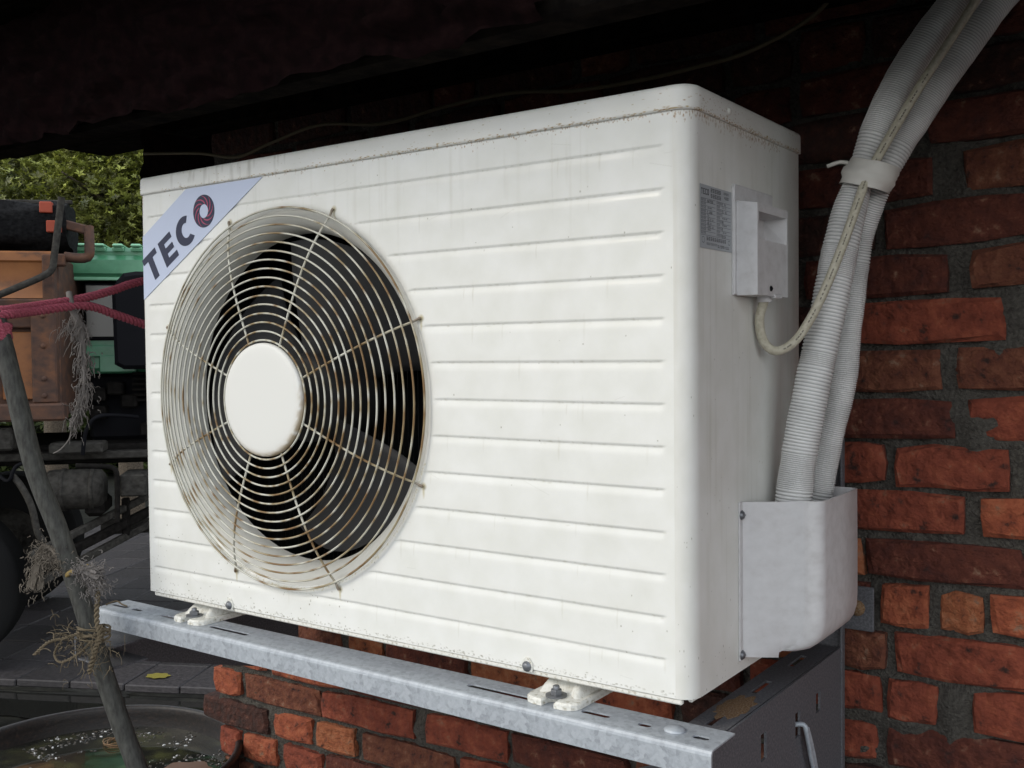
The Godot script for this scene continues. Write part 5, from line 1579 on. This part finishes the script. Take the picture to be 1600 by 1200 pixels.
		lathe(s, [Vector2(0.0, -0.04), Vector2(0.06, -0.04), Vector2(0.07, -0.10), Vector2(0.16, -0.11), Vector2(0.19, -0.02), Vector2(0.205, 0.012)], c, Vector3.RIGHT, Vector3.UP, Vector3.BACK, 32)
		obj("rim", s, M.chassis_pale, wheel)

# ---------------------------------------------------------------- trees
func leaf_mesh() -> ArrayMesh:
	var s := st()
	s.set_smooth_group(0)
	# a sprig of five leaves
	for k in 5:
		var a := TAU * k / 5.0
		var b := Basis(Vector3.UP, a) * Basis(Vector3.BACK, 0.35 + 0.15 * (k % 2))
		var p := [Vector3(0.004, 0, 0), Vector3(0.03, 0.004, 0.014), Vector3(0.062, -0.006, 0), Vector3(0.03, 0.004, -0.014)]
		for t in [[0, 1, 2], [0, 2, 3]]: tri(s, b * p[t[0]], b * p[t[1]], b * p[t[2]])
	s.generate_normals()
	return s.commit()

func crown(called: String, parent: Node, c: Vector3, size: Vector3, clumps: int, per: int, tint: Color, sd: int, me: Mesh, scale := 1.0) -> MeshInstance3D:
	var r := RandomNumberGenerator.new(); r.seed = sd
	var src: PackedVector3Array = me.surface_get_arrays(0)[Mesh.ARRAY_VERTEX]
	var srn: PackedVector3Array = me.surface_get_arrays(0)[Mesh.ARRAY_NORMAL]
	var n := src.size()
	var vs := PackedVector3Array(); var ns := PackedVector3Array(); var cs := PackedColorArray()
	vs.resize(clumps * per * n); ns.resize(clumps * per * n); cs.resize(clumps * per * n)
	var i := 0
	for k in clumps:
		var d := Vector3(r.randfn(), r.randfn(), r.randfn()).normalized()
		var q := c + d * size * pow(r.randf(), 0.35)
		var wide := r.randf_range(0.10, 0.26) * scale
		var col := tint.lerp(Color(tint.r * 1.5, tint.g * 1.4, tint.b * 0.9), r.randf()) * (0.2 + 1.05 * pow(r.randf(), 1.3))
		for j in per:
			var e := Vector3(r.randfn(), r.randfn() * 0.55, r.randfn()) * wide
			var bs := Basis(Vector3.UP, r.randf() * TAU).rotated(Vector3.RIGHT, r.randfn() * 0.55).rotated(Vector3.BACK, r.randfn() * 0.55)
			var t := Transform3D(bs.scaled(Vector3.ONE * r.randf_range(0.45, 1.0) * scale), q + e)
			var f := r.randf_range(0.75, 1.25)
			var cc := Color(col.r * f, col.g * f, col.b * f)
			for m in n:
				vs[i] = t * src[m]; ns[i] = bs * srn[m]; cs[i] = cc
				i += 1
	var arr := []
	arr.resize(Mesh.ARRAY_MAX)
	arr[Mesh.ARRAY_VERTEX] = vs; arr[Mesh.ARRAY_NORMAL] = ns; arr[Mesh.ARRAY_COLOR] = cs
	var am := ArrayMesh.new()
	am.add_surface_from_arrays(Mesh.PRIMITIVE_TRIANGLES, arr)
	am.surface_set_material(0, M.leaf)
	var mi := MeshInstance3D.new()
	mi.mesh = am
	adopt(mi, called, parent)
	return mi

func make_trees() -> void:
	var me := leaf_mesh()
	me.surface_set_material(0, M.leaf)
	var spec := [
		[-3.6, 9.6, 3.1, Vector3(1.15, 1.0, 1.1), 420, 34, Color(0.19, 0.215, 0.048), "olive green leafy tree just above the truck's tarp roll", 1.0],
		[-4.75, 10.6, 3.5, Vector3(1.3, 1.3, 1.2), 260, 30, Color(0.105, 0.14, 0.038), "darker leafy tree at the far left behind the tarp", 1.0],
		[-2.7, 11.4, 3.2, Vector3(1.25, 1.2, 1.2), 380, 34, Color(0.175, 0.21, 0.05), "pale tipped leafy tree behind the green cab roof", 1.05],
		[-6.9, 12.6, 3.9, Vector3(1.8, 1.7, 1.5), 240, 28, Color(0.07, 0.10, 0.03), "broad leafy tree farthest left beyond the truck", 1.2]]
	for e in spec:
		var base := yard(e[0], 0, e[1])
		var t := thing("leafy_tree", e[7], "tree", base, "trees beyond the truck")
		var s := st()
		var hgt: float = e[2]
		tube(s, curve([Vector3(0, 0, 0), Vector3(0.05, hgt * 0.35, 0.03), Vector3(-0.03, hgt * 0.7, 0), Vector3(0.04, hgt * 1.1, 0.02)], 0.1), func(_i, f): return 0.13 * (1.0 - 0.8 * f), 10)
		rng.seed = int(hgt * 100)
		for k in 9:
			var a := TAU * k / 9.0 + rng.randf()
			var st0 := Vector3(0, hgt * rng.randf_range(0.45, 0.9), 0)
			var d := Vector3(cos(a), rng.randf_range(0.2, 0.9), sin(a)).normalized()
			tube(s, curve([st0, st0 + d * 0.5 + Vector3(0, 0.05, 0), st0 + d * rng.randf_range(0.9, 1.3)], 0.1), func(_i, f): return 0.045 * (1.0 - 0.85 * f), 6)
		obj("trunk", s, M.bark, t)
		crown("crown", t, Vector3(0, hgt, 0), e[3], e[4], e[5], e[6], int(hgt * 70), me, e[8])
	# wooded slope behind
	var s := st()
	var n := FastNoiseLite.new(); n.seed = 14; n.frequency = 0.12
	var rows := []
	for j in 16:
		var row := PackedVector3Array()
		for i in 41:
			var u := lerpf(-34, 22, i / 40.0); var v := lerpf(13.5, 40, j / 15.0)
			row.append(yard(u, -0.06 + (v - 13.5) * 0.75 + n.get_noise_2d(u, v) * 1.2 * smoothstep(13.5, 17, v), v))
		rows.append(row)
	grid(s, rows, false, true)
	struct(obj("hillside", s, M.hill))
	var r := RandomNumberGenerator.new(); r.seed = 31
	var mm := MultiMesh.new()
	mm.transform_format = MultiMesh.TRANSFORM_3D; mm.use_colors = true; mm.mesh = me
	mm.instance_count = 26000
	for i in 26000:
		var u := r.randf_range(-16, 4); var v := 13.2 + pow(r.randf(), 1.4) * 12.0
		var cl := n.get_noise_2d(u * 6, v * 6)
		var y := -0.06 + maxf(v - 13.5, 0.0) * 0.75 + r.randf() * (0.9 + cl * 0.9)
		mm.set_instance_transform(i, Transform3D(Basis(Vector3.UP, r.randf() * TAU).rotated(Vector3.RIGHT, r.randfn() * 0.6).scaled(Vector3.ONE * r.randf_range(2.0, 3.6)), yard(u, y, v)))
		var f := r.randf_range(0.5, 1.2) * (1.0 + cl * 0.6)
		mm.set_instance_color(i, Color(0.062 * f, 0.085 * f, 0.024 * f))
	var mi := MultiMeshInstance3D.new()
	mi.multimesh = mm
	adopt(mi, "undergrowth", self)
	mi.set_meta("kind", "stuff")

# ---------------------------------------------------------------- scene
func _ready() -> void:
	var cam := Camera3D.new()
	cam.name = "camera"
	add_child(cam)
	cam.transform = Transform3D(Basis(Vector3(0.81548, -0.01034, -0.57869), Vector3(-0.00912, 0.99949, -0.03072), Vector3(0.57871, 0.03033, 0.81497)).orthonormalized(), EYE)
	cam.fov = 41.19
	cam.near = 0.02; cam.far = 600.0
	cam.current = true
	var we := WorldEnvironment.new(); we.name = "environment"
	var env := Environment.new()
	env.background_mode = Environment.BG_SKY
	var sky := Sky.new()
	var sm := ProceduralSkyMaterial.new()
	sm.sky_top_color = Color(0.76, 0.79, 0.83); sm.sky_horizon_color = Color(0.93, 0.935, 0.93); sm.sky_curve = 0.2
	sm.ground_bottom_color = Color(0.30, 0.30, 0.29); sm.ground_horizon_color = Color(0.55, 0.55, 0.54)
	sm.sun_angle_max = 0.0
	sky.sky_material = sm
	env.sky = sky
	env.background_energy_multiplier = 1.0
	env.tonemap_mode = Environment.TONE_MAPPER_LINEAR
	env.tonemap_exposure = 2.55
	env.sdfgi_enabled = true; env.ssao_enabled = true; env.ssil_enabled = true
	we.environment = env
	add_child(we)
	var sun := DirectionalLight3D.new(); sun.name = "sun"
	sun.light_energy = 0.18; sun.light_angular_distance = 20.0
	sun.light_color = Color(1.0, 0.97, 0.92)
	sun.shadow_enabled = true
	add_child(sun)
	sun.look_at_from_position(Vector3(-0.55, 0.75, 0.9) * 10.0, Vector3.ZERO)
	rng.seed = 1
	make_materials()
	make_ground()
	make_wall()
	make_roof()
	make_trees()
	make_truck()
	make_drum()
	make_bracket()
	make_unit()
	make_pipes()
	make_pole()
